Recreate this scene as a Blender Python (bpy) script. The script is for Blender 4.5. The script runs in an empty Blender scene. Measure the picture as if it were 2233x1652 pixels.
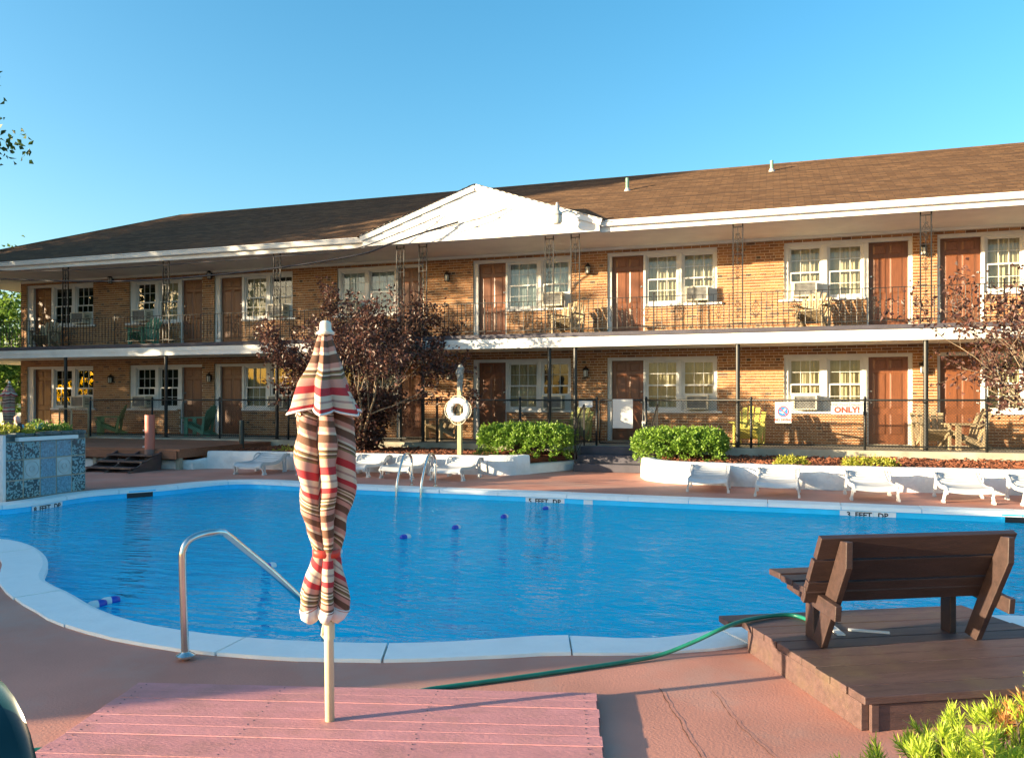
import bpy, bmesh, math, random
from mathutils import Vector, Matrix
from mathutils.geometry import tessellate_polygon
random.seed(11)
sc = bpy.context.scene
COL = sc.collection

# ---------------------------------------------------------------- camera
CX, HZ, F, EYE = 1116.5, 870.0, 1750.0, 1.55      # photo measured on a 2233 px wide copy
YAW = math.radians(17.89); SN, CS = math.sin(YAW), math.cos(YAW)
cd = bpy.data.cameras.new('camera'); cam = bpy.data.objects.new('camera', cd); COL.objects.link(cam)
cam.location = (0, 0, EYE); cam.rotation_euler = (math.pi/2, 0, YAW)
cd.sensor_width = 36; cd.lens = F/2233*36; cd.shift_y = (HZ-826)/2233
cd.clip_start = .05; cd.clip_end = 2000
sc.camera = cam

# ---------------------------------------------------------------- sky, sun, exposure
SUN_EL = math.radians(8.3); SUN_DIR = Vector((-.83, -.56, 0)).normalized()
world = bpy.data.worlds.new('World'); sc.world = world; world.use_nodes = True
wn = world.node_tree.nodes; wl = world.node_tree.links
sky = wn.new('ShaderNodeTexSky'); sky.sky_type = 'NISHITA'; sky.sun_disc = False
sky.sun_elevation = SUN_EL; sky.sun_rotation = math.atan2(SUN_DIR.x, SUN_DIR.y)
sky.air_density = 1.0; sky.dust_density = 2.0; sky.ozone_density = 2.3
hs = wn.new('ShaderNodeHueSaturation'); hs.inputs['Hue'].default_value = .487; hs.inputs['Saturation'].default_value = 1.28
bg = wn['Background']; bg.inputs['Strength'].default_value = .118
wl.new(sky.outputs[0], hs.inputs['Color']); wl.new(hs.outputs[0], bg.inputs['Color'])
ld = bpy.data.lights.new('sun', 'SUN'); sun = bpy.data.objects.new('sun', ld); COL.objects.link(sun)
ld.energy = 5.0; ld.angle = math.radians(.53); ld.color = (1.0, .80, .52)
sdir = Vector((SUN_DIR.x*math.cos(SUN_EL), SUN_DIR.y*math.cos(SUN_EL), math.sin(SUN_EL)))
sun.rotation_euler = sdir.to_track_quat('Z', 'Y').to_euler(); sun.location = (-20, -14, 20)
vs = sc.view_settings; vs.view_transform = 'Standard'; vs.look = 'None'; vs.gamma = 1; vs.use_curve_mapping = False
vs.exposure = 1.95
sc.cycles.max_bounces = 24; sc.cycles.diffuse_bounces = 10; sc.cycles.glossy_bounces = 10; sc.cycles.transparent_max_bounces = 24; sc.cycles.transmission_bounces = 12
sc.cycles.use_denoising = True; sc.cycles.sample_clamp_indirect = 8; sc.cycles.blur_glossy = .5

# ---------------------------------------------------------------- helpers
def at(vx, vy, z=0.):                       # pixel -> point on the level z
    d = (EYE-z)*F/(vy-HZ); x = (vx-CX)/F*d
    return Vector((x*CS-d*SN, x*SN+d*CS, z))
def aty(vx, Y, vy=HZ):                      # pixel -> point on the plane y = Y
    t = (vx-CX)/F; d = Y/(t*SN+CS)
    return Vector((d*(t*CS-SN), Y, EYE+(HZ-vy)/F*d))
def us(u, s): return Vector((u*.829-s*.559, u*.559+s*.829, 0))

class MB:
    def __init__(self): self.v = []; self.f = []; self.m = []
    def add(self, vs_, fs, mi=0):
        n = len(self.v); self.v += [tuple(p) for p in vs_]
        self.f += [tuple(i+n for i in f) for f in fs]; self.m += [mi]*len(fs); return self
    def box(self, a, b, mi=0):
        x0, y0, z0 = a; x1, y1, z1 = b
        return self.add([(x0,y0,z0),(x1,y0,z0),(x1,y1,z0),(x0,y1,z0),(x0,y0,z1),(x1,y0,z1),(x1,y1,z1),(x0,y1,z1)],
            [(0,3,2,1),(4,5,6,7),(0,1,5,4),(1,2,6,5),(2,3,7,6),(3,0,4,7)], mi)
    def obox(self, c, size, rot=None, mi=0):
        c = Vector(c); h = Vector(size)/2; vv = []
        for sz in (-1,1):
            for sx, sy in ((-1,-1),(1,-1),(1,1),(-1,1)):
                p = Vector((sx*h.x, sy*h.y, sz*h.z))
                vv.append(c+(rot @ p if rot else p))
        return self.add(vv, [(0,3,2,1),(4,5,6,7),(0,1,5,4),(1,2,6,5),(2,3,7,6),(3,0,4,7)], mi)
    def bar(self, p, q, w, t, up=(0,0,1), mi=0):    # board from p to q, w across, t along 'up'
        p = Vector(p); q = Vector(q); d = q-p; L = d.length; d.normalize()
        up = Vector(up); s = d.cross(up)
        if s.length < 1e-5: s = d.cross(Vector((1,0,0)))
        s.normalize(); n = s.cross(d)
        return self.obox((p+q)/2, (L, w, t), Matrix((d, s, n)).transposed(), mi)
    def tube(self, pts, r, seg=8, cap=True, mi=0, closed=False):
        pts = [Vector(p) for p in pts]; n = len(pts); rr = r if isinstance(r, (list, tuple)) else [r]*n
        base = len(self.v); prev = None
        for i, p in enumerate(pts):
            if closed: d = pts[(i+1) % n]-pts[i-1]
            else: d = pts[min(i+1, n-1)]-pts[max(i-1, 0)]
            if d.length < 1e-9: d = Vector((0,0,1))
            d.normalize()
            if prev is None:
                a = Vector((0,0,1)) if abs(d.z) < .9 else Vector((1,0,0))
                s = d.cross(a).normalized()
            else:
                s = prev-d*prev.dot(d)
                s = s.normalized() if s.length > 1e-6 else d.orthogonal().normalized()
            prev = s; t = d.cross(s)
            for k in range(seg):
                an = 2*math.pi*k/seg
                self.v.append(tuple(p+(s*math.cos(an)+t*math.sin(an))*rr[i]))
        for i in range(n if closed else n-1):
            j = (i+1) % n
            for k in range(seg):
                k2 = (k+1) % seg
                self.f.append((base+i*seg+k, base+i*seg+k2, base+j*seg+k2, base+j*seg+k)); self.m.append(mi)
        if cap and not closed:
            self.f.append(tuple(base+k for k in reversed(range(seg)))); self.m.append(mi)
            self.f.append(tuple(base+(n-1)*seg+k for k in range(seg))); self.m.append(mi)
        return self
    def lathe(self, prof, seg=16, c=(0,0,0), mi=0):
        base = len(self.v); n = len(prof)
        for r, z in prof:
            for k in range(seg):
                a = 2*math.pi*k/seg; self.v.append((c[0]+r*math.cos(a), c[1]+r*math.sin(a), c[2]+z))
        for i in range(n-1):
            for k in range(seg):
                k2 = (k+1) % seg
                self.f.append((base+i*seg+k, base+i*seg+k2, base+(i+1)*seg+k2, base+(i+1)*seg+k)); self.m.append(mi)
        self.f.append(tuple(base+k for k in reversed(range(seg)))); self.m.append(mi)
        self.f.append(tuple(base+(n-1)*seg+k for k in range(seg))); self.m.append(mi)
        return self
    def prism(self, poly, z0, z1, mi=0):            # polygon (list of xy) extruded in z
        n = len(poly); ar = sum(poly[i][0]*poly[(i+1) % n][1]-poly[(i+1) % n][0]*poly[i][1] for i in range(n))
        if ar < 0: poly = poly[::-1]
        b = len(self.v)
        self.v += [(p[0], p[1], z0) for p in poly]+[(p[0], p[1], z1) for p in poly]
        for t in tessellate_polygon([[Vector((p[0], p[1], 0)) for p in poly]]):
            a_, b_, c_ = [Vector(poly[i][:2]) for i in t]
            cr = (b_-a_).x*(c_-a_).y-(b_-a_).y*(c_-a_).x
            t = t if cr > 0 else (t[0], t[2], t[1])
            self.f.append(tuple(b+n+i for i in t)); self.m.append(mi)
            self.f.append(tuple(b+i for i in reversed(t))); self.m.append(mi)
        for i in range(n):
            j = (i+1) % n; self.f.append((b+i, b+j, b+n+j, b+n+i)); self.m.append(mi)
        return self
    def mesh(self, name):
        me = bpy.data.meshes.new(name); me.from_pydata(self.v, [], self.f); me.update(); return me
    def build(self, name, mats, parent=None, smooth=False, bevel=0, loc=None, rotz=0, kind=None, auto=None):
        me = self.mesh(name)
        mats = mats if isinstance(mats, (list, tuple)) else [mats]
        for m in mats: me.materials.append(m)
        if len(mats) > 1:
            for p, i in zip(me.polygons, self.m): p.material_index = i
        if smooth:
            for p in me.polygons: p.use_smooth = True
        o = bpy.data.objects.new(name, me); COL.objects.link(o)
        if auto is not None: me.set_sharp_from_angle(angle=math.radians(auto))
        if loc is not None: o.location = loc
        o.rotation_euler = (0, 0, rotz)
        if parent: o.parent = parent
        if bevel:
            b = o.modifiers.new('bevel', 'BEVEL'); b.width = bevel; b.segments = 2; b.limit_method = 'ANGLE'
        if kind: o['kind'] = kind
        return o
def tag(o, label, cat, group=None, kind=None):
    o['label'] = label; o['category'] = cat
    if group: o['group'] = group
    if kind: o['kind'] = kind
    return o
def thing(name, label, cat, loc=(0,0,0), rotz=0, group=None):
    o = bpy.data.objects.new(name, None); COL.objects.link(o); o.empty_display_size = .2
    o.location = loc; o.rotation_euler = (0, 0, rotz)
    return tag(o, label, cat, group)
def inst(name, me, parent, loc=(0,0,0), rot=(0,0,0), scale=(1,1,1)):
    o = bpy.data.objects.new(name, me); COL.objects.link(o); o.parent = parent
    o.location = loc; o.rotation_euler = rot; o.scale = scale; return o
def copy_tree(o, parent=None):
    c = o.copy(); COL.objects.link(c); c.parent = parent
    for ch in list(o.children): copy_tree(ch, c)
    return c
def text(body, size, mat, parent, loc, rot, name='lettering', ext=.001, align='CENTER', bold=.0):
    cu = bpy.data.curves.new(name, 'FONT'); cu.body = body; cu.size = size; cu.extrude = ext
    cu.offset = size*bold; cu.align_x = align; cu.align_y = 'CENTER'; cu.resolution_u = 2
    tmp = bpy.data.objects.new('tmp', cu); COL.objects.link(tmp)
    dg = bpy.context.evaluated_depsgraph_get(); me = bpy.data.meshes.new_from_object(tmp.evaluated_get(dg))
    bpy.data.objects.remove(tmp); me.materials.clear(); me.materials.append(mat)
    o = bpy.data.objects.new(name, me); COL.objects.link(o); o.parent = parent; o.location = loc; o.rotation_euler = rot
    return o

# ---------------------------------------------------------------- materials
def pmat(name, col, rough=.6, var=.18, scale=6, bump=0, bscale=60, metal=0, col2=None, stretch=None, island=0, spec=.5,
         rnd=0, stain=None, stain_scale=1.2, stain_amt=.5, bdist=.01, coat=0, detail=6):
    m = bpy.data.materials.new(name); m.use_nodes = True; nt = m.node_tree; N = nt.nodes; L = nt.links
    bs = N['Principled BSDF']; bs.inputs['Roughness'].default_value = rough; bs.inputs['Metallic'].default_value = metal
    bs.inputs['Specular IOR Level'].default_value = spec
    if coat: bs.inputs['Coat Weight'].default_value = coat
    tc = N.new('ShaderNodeTexCoord'); vec = tc.outputs['Object']
    if stretch:
        mp = N.new('ShaderNodeMapping'); mp.inputs['Scale'].default_value = stretch; L.new(vec, mp.inputs[0]); vec = mp.outputs[0]
    if rnd:
        oi = N.new('ShaderNodeObjectInfo'); ad = N.new('ShaderNodeVectorMath'); ad.operation = 'ADD'
        ml = N.new('ShaderNodeMath'); ml.operation = 'MULTIPLY'; ml.inputs[1].default_value = 37
        L.new(oi.outputs['Random'], ml.inputs[0]); L.new(vec, ad.inputs[0]); L.new(ml.outputs[0], ad.inputs[1]); vec = ad.outputs[0]
    nz = N.new('ShaderNodeTexNoise'); nz.inputs['Scale'].default_value = scale; nz.inputs['Detail'].default_value = detail
    L.new(vec, nz.inputs['Vector'])
    c0 = [max(0, c*(1-var)) for c in col]; c1 = list(col2) if col2 else [min(1, c*(1+var)) for c in col]
    rp = N.new('ShaderNodeValToRGB'); rp.color_ramp.elements[0].position = .32; rp.color_ramp.elements[1].position = .68
    rp.color_ramp.elements[0].color = (*c0, 1); rp.color_ramp.elements[1].color = (*c1, 1)
    L.new(nz.outputs['Fac'], rp.inputs[0]); out = rp.outputs[0]
    if island or rnd:
        if island:
            ge = N.new('ShaderNodeNewGeometry'); src = ge.outputs['Random Per Island']
            oi2 = N.new('ShaderNodeObjectInfo'); a2 = N.new('ShaderNodeMath'); a2.operation = 'ADD'
            L.new(src, a2.inputs[0]); L.new(oi2.outputs['Random'], a2.inputs[1])
            f2 = N.new('ShaderNodeMath'); f2.operation = 'FRACT'; L.new(a2.outputs[0], f2.inputs[0]); src = f2.outputs[0]
        else: src = oi.outputs['Random']
        amt = island or rnd
        mr = N.new('ShaderNodeMapRange'); mr.inputs['To Min'].default_value = 1-amt; mr.inputs['To Max'].default_value = 1+amt
        L.new(src, mr.inputs[0]); mx = N.new('ShaderNodeMix'); mx.data_type = 'RGBA'; mx.blend_type = 'MULTIPLY'; mx.inputs[0].default_value = 1
        L.new(out, mx.inputs[6]); L.new(mr.outputs[0], mx.inputs[7]); out = mx.outputs[2]
    if stain:
        n2 = N.new('ShaderNodeTexNoise'); n2.inputs['Scale'].default_value = stain_scale; n2.inputs['Detail'].default_value = 8; n2.inputs['Roughness'].default_value = .65
        L.new(tc.outputs['Object'], n2.inputs['Vector'])
        r2 = N.new('ShaderNodeValToRGB'); r2.color_ramp.elements[0].position = .5; r2.color_ramp.elements[1].position = .72
        r2.color_ramp.elements[1].color = (stain_amt,)*3+(1,)
        L.new(n2.outputs['Fac'], r2.inputs[0]); mx2 = N.new('ShaderNodeMix'); mx2.data_type = 'RGBA'
        L.new(r2.outputs[0], mx2.inputs[0]); L.new(out, mx2.inputs[6]); mx2.inputs[7].default_value = (*stain, 1); out = mx2.outputs[2]
    L.new(out, bs.inputs['Base Color'])
    if bump:
        n3 = N.new('ShaderNodeTexNoise'); n3.inputs['Scale'].default_value = bscale; n3.inputs['Detail'].default_value = 5
        L.new(vec, n3.inputs['Vector']); bp = N.new('ShaderNodeBump'); bp.inputs['Strength'].default_value = bump
        bp.inputs['Distance'].default_value = bdist; L.new(n3.outputs['Fac'], bp.inputs['Height']); L.new(bp.outputs[0], bs.inputs['Normal'])
    m['bsdf'] = bs.name
    return m
def leafmat(name, col, col2, trans=.35, rough=.5):
    m = bpy.data.materials.new(name); m.use_nodes = True; N = m.node_tree.nodes; L = m.node_tree.links
    bs = N['Principled BSDF']; out = N['Material Output']; bs.inputs['Roughness'].default_value = rough
    ge = N.new('ShaderNodeNewGeometry'); rp = N.new('ShaderNodeValToRGB')
    rp.color_ramp.elements[0].color = (*col, 1); rp.color_ramp.elements[1].color = (*col2, 1)
    L.new(ge.outputs['Random Per Island'], rp.inputs[0]); L.new(rp.outputs[0], bs.inputs['Base Color'])
    tr = N.new('ShaderNodeBsdfTranslucent'); L.new(rp.outputs[0], tr.inputs[0])
    mx = N.new('ShaderNodeMixShader'); mx.inputs[0].default_value = trans
    L.new(bs.outputs[0], mx.inputs[1]); L.new(tr.outputs[0], mx.inputs[2]); L.new(mx.outputs[0], out.inputs[0])
    return m
T = {}
T['white'] = pmat('white_paint', (.72,.71,.68), .5, .06, 3, .15, 25, stain=(.5,.48,.44), stain_scale=2, stain_amt=.2)
T['trim'] = pmat('white_trim', (.62,.62,.60), .45, .06, 5)
T['plaster'] = pmat('white_plaster', (.68,.68,.67), .75, .08, 3, .6, 14, bdist=.03, stain=(.42,.38,.33), stain_scale=2.2, stain_amt=.5)
T['soffit'] = pmat('cream_soffit', (.80,.74,.63), .7, .06, 2)
T['mortar'] = pmat('mortar', (.66,.55,.39), .9, .2, 30)
T['door'] = pmat('brown_door', (.165,.06,.026), .38, .2, 3, .1, 30, stretch=(6,6,1), rnd=.12)
T['iron'] = pmat('black_iron', (.013,.012,.011), .5, .25, 20)
T['vinyl'] = pmat('black_vinyl', (.015,.017,.017), .45, .2, 20)
T['concrete'] = pmat('concrete', (.34,.31,.24), .85, .25, 2.5, .3, 50, stain=(.2,.19,.14), stain_amt=.6)
T['deck'] = pmat('deck_paint', (.50,.215,.155), .72, .16, 1.1, .3, 70, stain=(.40,.29,.24), stain_scale=.8, stain_amt=.75, bdist=.006)
T['asphalt'] = pmat('asphalt', (.06,.06,.058), .9, .3, 4, .3, 60)
T['coping'] = pmat('coping', (.80,.84,.83), .6, .05, 3, .3, 30, stain=(.55,.6,.6), stain_scale=3, stain_amt=.45)
T['step'] = pmat('step_paint', (.06,.055,.07), .7, .2, 4, .3, 50)
T['mulch'] = pmat('mulch', (.15,.05,.025), .9, .4, 30, .9, 40, bdist=.03)
T['chip'] = pmat('mulch_chip', (.17,.055,.025), .9, .4, 30, island=.5)
T['pink'] = pmat('pink_paint', (.56,.235,.235), .6, .1, 5, .35, 45, stretch=(1,4,4), rnd=.05, stain=(.34,.17,.13), stain_scale=3.2, stain_amt=.6)
T['bench'] = pmat('bench_paint_shaded', (.042,.023,.020), .5, .22, 5, .3, 30, stretch=(1,6,6), rnd=.12)  # brown paint darkened; the bench's shade is put into the colour
T['brown'] = pmat('brown_paint', (.085,.048,.044), .55, .22, 5, .35, 30, stretch=(1,6,6), rnd=.12, stain=(.13,.095,.05), stain_scale=2.6, stain_amt=.55)
T['rawwood'] = pmat('raw_wood', (.42,.29,.14), .8, .35, 10, .5, 30, stretch=(1,5,5))
T['deckwood'] = pmat('red_deck_wood', (.27,.11,.06), .7, .2, 5, .3, 30, stretch=(1,6,6), rnd=.15)
T['pinkpost'] = pmat('salmon_paint', (.50,.155,.11), .5, .08, 4)
T['steel'] = pmat('stainless', (.62,.62,.60), .22, .06, 8, metal=1)
T['resin'] = pmat('white_resin', (.50,.51,.52), .4, .1, 4)
T['hose'] = pmat('green_hose', (.012,.16,.11), .35, .15, 10)
T['cream'] = pmat('cream_metal', (.66,.58,.38), .4, .06, 6)
T['capwhite'] = pmat('cream_plastic', (.72,.68,.55), .4, .05, 6)
T['poolblue'] = pmat('pool_paint', (.01,.72,.99), .6, .05, 1.2)
T['poolband'] = pmat('pool_waterline', (.02,.58,.90), .5, .08, 3)
T['tilewhite'] = pmat('white_tile', (.72,.74,.74), .35, .05, 4)
T['black'] = pmat('black_paint', (.01,.01,.012), .5, .1, 10)
T['blueplastic'] = pmat('blue_plastic', (.01,.05,.42), .35, .1, 10)
T['redpaint'] = pmat('red_print', (.55,.05,.03), .5, .05, 10)
T['blueprint'] = pmat('blue_print', (.03,.20,.55), .5, .05, 10)
T['greyprint'] = pmat('grey_print', (.2,.2,.2), .5, .05, 10)
T['sign'] = pmat('sign_white', (.50,.50,.49), .45, .04, 4)
T['acbody'] = pmat('ac_beige', (.62,.57,.44), .5, .08, 6)
T['acgrille'] = pmat('ac_grille', (.12,.12,.115), .5, .3, 10)
T['curtain'] = pmat('curtain', (.74,.58,.38), .9, .12, 4)
T['blind'] = pmat('pale_curtain', (.68,.70,.68), .85, .1, 4)
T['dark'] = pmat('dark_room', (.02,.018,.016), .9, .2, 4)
T['lampglass'] = pmat('frosted_glass', (.6,.58,.5), .3, .05, 4)
T['greymetal'] = pmat('grey_metal', (.40,.40,.38), .5, .15, 10)
T['greenpipe'] = pmat('green_pipe', (.16,.30,.22), .6, .2, 10)
T['bark'] = pmat('bark', (.09,.062,.045), .9, .4, 14, .6, 40)
T['barkp'] = pmat('pale_bark', (.20,.15,.10), .9, .35, 14, .6, 40)
T['weather'] = pmat('weathered_wood', (.36,.28,.17), .85, .3, 6, .3, 40, stretch=(4,4,1), rnd=.1)
T['yellowch'] = pmat('yellow_green_paint', (.50,.46,.09), .6, .12, 5, rnd=.06)
T['greench'] = pmat('green_paint', (.11,.27,.17), .6, .15, 5, rnd=.08)
T['olivech'] = pmat('olive_paint', (.25,.27,.08), .6, .15, 5, rnd=.08)
T['postwood'] = pmat('post_wood', (.40,.32,.18), .8, .25, 5, .3, 40, stretch=(4,4,1))
T['stone'] = pmat('dark_stone', (.07,.10,.10), .6, .5, 9, .4, 25)
T['grillpaint'] = pmat('grill_enamel', (.006,.03,.034), .22, .15, 4)
T['wire'] = pmat('cable', (.012,.012,.018), .5, .2, 10)
T['fence'] = pmat('grey_fence', (.27,.30,.30), .8, .2, 4)
T['grass'] = pmat('lawn', (.05,.09,.025), .9, .4, 8, .5, 60)
T['L_purple'] = leafmat('purple_leaf', (.030,.015,.012), (.14,.058,.042), .3, .45)
T['L_hedge'] = leafmat('hedge_leaf', (.08,.18,.012), (.25,.39,.045), .3)
T['L_tree'] = leafmat('tree_leaf', (.03,.07,.014), (.09,.15,.03), .35)
T['L_bright'] = leafmat('bright_leaf', (.08,.17,.02), (.2,.3,.05), .4)
T['L_needle'] = leafmat('needle', (.24,.38,.02), (.55,.62,.08), .35)
T['L_needled'] = leafmat('old_needle', (.07,.18,.02), (.16,.32,.05), .25)
T['L_orange'] = leafmat('orange_needle', (.45,.20,.05), (.6,.32,.12), .35)
T['L_yellow'] = leafmat('yellow_shrub', (.25,.28,.03), (.5,.48,.06), .35)

def brickmat():
    m = bpy.data.materials.new('brick'); m.use_nodes = True; N = m.node_tree.nodes; L = m.node_tree.links; bs = N['Principled BSDF']
    bs.inputs['Roughness'].default_value = .85
    ge = N.new('ShaderNodeNewGeometry'); oi = N.new('ShaderNodeObjectInfo')
    a = N.new('ShaderNodeMath'); a.operation = 'ADD'; L.new(ge.outputs['Random Per Island'], a.inputs[0]); L.new(oi.outputs['Random'], a.inputs[1])
    fr = N.new('ShaderNodeMath'); fr.operation = 'FRACT'; L.new(a.outputs[0], fr.inputs[0])
    rp = N.new('ShaderNodeValToRGB'); cr = rp.color_ramp
    for i, (p, c) in enumerate([(0,(.11,.062,.04)),(.04,(.20,.09,.04)),(.3,(.29,.125,.048)),(.6,(.36,.165,.062)),(.85,(.31,.15,.062)),(1,(.40,.20,.085))]):
        e = cr.elements[i] if i < 2 else cr.elements.new(p)
        e.position = p; e.color = (*c, 1)
    L.new(fr.outputs[0], rp.inputs[0])
    tc = N.new('ShaderNodeTexCoord'); nz = N.new('ShaderNodeTexNoise'); nz.inputs['Scale'].default_value = 35; L.new(ge.outputs['Position'], nz.inputs['Vector'])
    mr = N.new('ShaderNodeMapRange'); mr.inputs['To Min'].default_value = .7; mr.inputs['To Max'].default_value = 1.3; L.new(nz.outputs['Fac'], mr.inputs[0])
    mx = N.new('ShaderNodeMix'); mx.data_type = 'RGBA'; mx.blend_type = 'MULTIPLY'; mx.inputs[0].default_value = 1
    L.new(rp.outputs[0], mx.inputs[6]); L.new(mr.outputs[0], mx.inputs[7]); L.new(mx.outputs[2], bs.inputs['Base Color'])
    return m
T['brick'] = brickmat()
T['darkbrick'] = pmat('dark_header_brick', (.10,.062,.04), .85, .4, 20, island=.5)

def shinglemat():
    m = bpy.data.materials.new('shingles'); m.use_nodes = True; N = m.node_tree.nodes; L = m.node_tree.links; bs = N['Principled BSDF']
    bs.inputs['Roughness'].default_value = .9; bs.inputs['Specular IOR Level'].default_value = .2
    tc = N.new('ShaderNodeTexCoord'); mp = N.new('ShaderNodeMapping'); L.new(tc.outputs['Object'], mp.inputs[0])
    br = N.new('ShaderNodeTexBrick'); br.inputs['Scale'].default_value = 1; br.inputs['Brick Width'].default_value = .32; br.inputs['Row Height'].default_value = .13
    br.inputs['Mortar Size'].default_value = .007; br.inputs['Color1'].default_value = (.10,.055,.029,1); br.inputs['Color2'].default_value = (.16,.092,.048,1)
    br.inputs['Mortar'].default_value = (.062,.036,.022,1); br.inputs['Bias'].default_value = -.1; L.new(mp.outputs[0], br.inputs['Vector'])
    nz = N.new('ShaderNodeTexNoise'); nz.inputs['Scale'].default_value = 5; nz.inputs['Detail'].default_value = 8; L.new(tc.outputs['Object'], nz.inputs['Vector'])
    mr = N.new('ShaderNodeMapRange'); mr.inputs['To Min'].default_value = .6; mr.inputs['To Max'].default_value = 1.4; L.new(nz.outputs['Fac'], mr.inputs[0])
    mx = N.new('ShaderNodeMix'); mx.data_type = 'RGBA'; mx.blend_type = 'MULTIPLY'; mx.inputs[0].default_value = 1
    L.new(br.outputs['Color'], mx.inputs[6]); L.new(mr.outputs[0], mx.inputs[7]); L.new(mx.outputs[2], bs.inputs['Base Color'])
    bp = N.new('ShaderNodeBump'); bp.inputs['Strength'].default_value = .5; bp.inputs['Distance'].default_value = .01
    L.new(br.outputs['Fac'], bp.inputs['Height']); bp.invert = True; L.new(bp.outputs[0], bs.inputs['Normal'])
    return m
T['shingle'] = shinglemat()
def glassmat():
    m = bpy.data.materials.new('window_glass'); m.use_nodes = True; N = m.node_tree.nodes; L = m.node_tree.links
    N.remove(N['Principled BSDF']); out = N['Material Output']
    lw = N.new('ShaderNodeLayerWeight'); lw.inputs['Blend'].default_value = .5; fr = N.new('ShaderNodeMath'); fr.operation = 'POWER'; fr.inputs[1].default_value = 4; L.new(lw.outputs['Facing'], fr.inputs[0])
    tr = N.new('ShaderNodeBsdfTransparent'); tr.inputs[0].default_value = (.82,.86,.85,1)
    gl = N.new('ShaderNodeBsdfGlossy'); gl.inputs['Roughness'].default_value = .01
    mu = N.new('ShaderNodeMath'); mu.operation = 'MULTIPLY_ADD'; mu.inputs[1].default_value = .8; mu.inputs[2].default_value = .05; mu.use_clamp = True
    L.new(fr.outputs[0], mu.inputs[0]); mx = N.new('ShaderNodeMixShader'); L.new(mu.outputs[0], mx.inputs[0])
    L.new(tr.outputs[0], mx.inputs[1]); L.new(gl.outputs[0], mx.inputs[2]); L.new(mx.outputs[0], out.inputs[0])
    return m
T['glass'] = glassmat()
def watermat():
    m = bpy.data.materials.new('pool_water'); m.use_nodes = True; N = m.node_tree.nodes; L = m.node_tree.links
    N.remove(N['Principled BSDF']); rf = N.new('ShaderNodeBsdfRefraction'); rf.inputs['IOR'].default_value = 1.333; rf.inputs['Color'].default_value = (.62,.99,1,1); rf.inputs['Roughness'].default_value = .0; tb = N.new('ShaderNodeBsdfDiffuse'); tb.inputs[0].default_value = (.0,.70,1,1); mt = N.new('ShaderNodeMixShader'); mt.inputs[0].default_value = .58   # blue diffuse share added to brighten the water
    gl = N.new('ShaderNodeBsdfGlossy'); gl.inputs['Roughness'].default_value = .015; fr = N.new('ShaderNodeFresnel'); fr.inputs[0].default_value = 1.333
    mu = N.new('ShaderNodeMath'); mu.operation = 'MULTIPLY'; L.new(fr.outputs[0], mu.inputs[0]); ge = N.new('ShaderNodeNewGeometry'); bk = N.new('ShaderNodeMapRange'); bk.inputs['To Min'].default_value = .85; bk.inputs['To Max'].default_value = 1; L.new(ge.outputs['Backfacing'], bk.inputs[0]); L.new(bk.outputs[0], mu.inputs[1])
    mx = N.new('ShaderNodeMixShader'); L.new(mu.outputs[0], mx.inputs[0]); L.new(rf.outputs[0], mt.inputs[1]); L.new(tb.outputs[0], mt.inputs[2]); L.new(mt.outputs[0], mx.inputs[1]); L.new(gl.outputs[0], mx.inputs[2]); L.new(mx.outputs[0], N['Material Output'].inputs[0])
    tc = N.new('ShaderNodeTexCoord')
    def nz(scale, st, det, w=0):
        mp = N.new('ShaderNodeMapping'); mp.inputs['Scale'].default_value = st; mp.inputs['Rotation'].default_value = (0,0,w)
        L.new(tc.outputs['Object'], mp.inputs[0]); n = N.new('ShaderNodeTexNoise'); n.inputs['Scale'].default_value = scale
        n.inputs['Detail'].default_value = det; n.inputs['Distortion'].default_value = .6; L.new(mp.outputs[0], n.inputs['Vector']); return n.outputs['Fac']
    a = nz(3.0, (.6,1.9,1), 2, .12); b = nz(6.5, (.6,1.7,1), 3, -.1); c = nz(.5, (1,1,1), 2)
    # calmer to the left, livelier to the right, as wind patches
    ad = N.new('ShaderNodeMath'); ad.operation = 'MULTIPLY_ADD'; ad.inputs[1].default_value = .45; L.new(b, ad.inputs[0]); L.new(a, ad.inputs[2])
    sx = N.new('ShaderNodeSeparateXYZ'); L.new(tc.outputs['Object'], sx.inputs[0])
    mr = N.new('ShaderNodeMapRange'); mr.inputs['From Min'].default_value = -7; mr.inputs['From Max'].default_value = 0; mr.inputs['To Min'].default_value = .35; mr.inputs['To Max'].default_value = 1.3
    L.new(sx.outputs[0], mr.inputs[0])
    mc = N.new('ShaderNodeMath'); mc.operation = 'MULTIPLY'; L.new(mr.outputs[0], mc.inputs[0])
    m2 = N.new('ShaderNodeMapRange'); m2.inputs['From Min'].default_value = .35; m2.inputs['From Max'].default_value = .65; m2.inputs['To Min'].default_value = .6; m2.inputs['To Max'].default_value = 1.25
    L.new(c, m2.inputs[0]); L.new(m2.outputs[0], mc.inputs[1])
    bp = N.new('ShaderNodeBump'); bp.inputs['Distance'].default_value = .15; L.new(ad.outputs[0], bp.inputs['Height']); L.new(mc.outputs[0], bp.inputs['Strength'])
    for nn in (rf, gl, fr): L.new(bp.outputs[0], nn.inputs['Normal'])
    return m
T['water'] = watermat()

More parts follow.
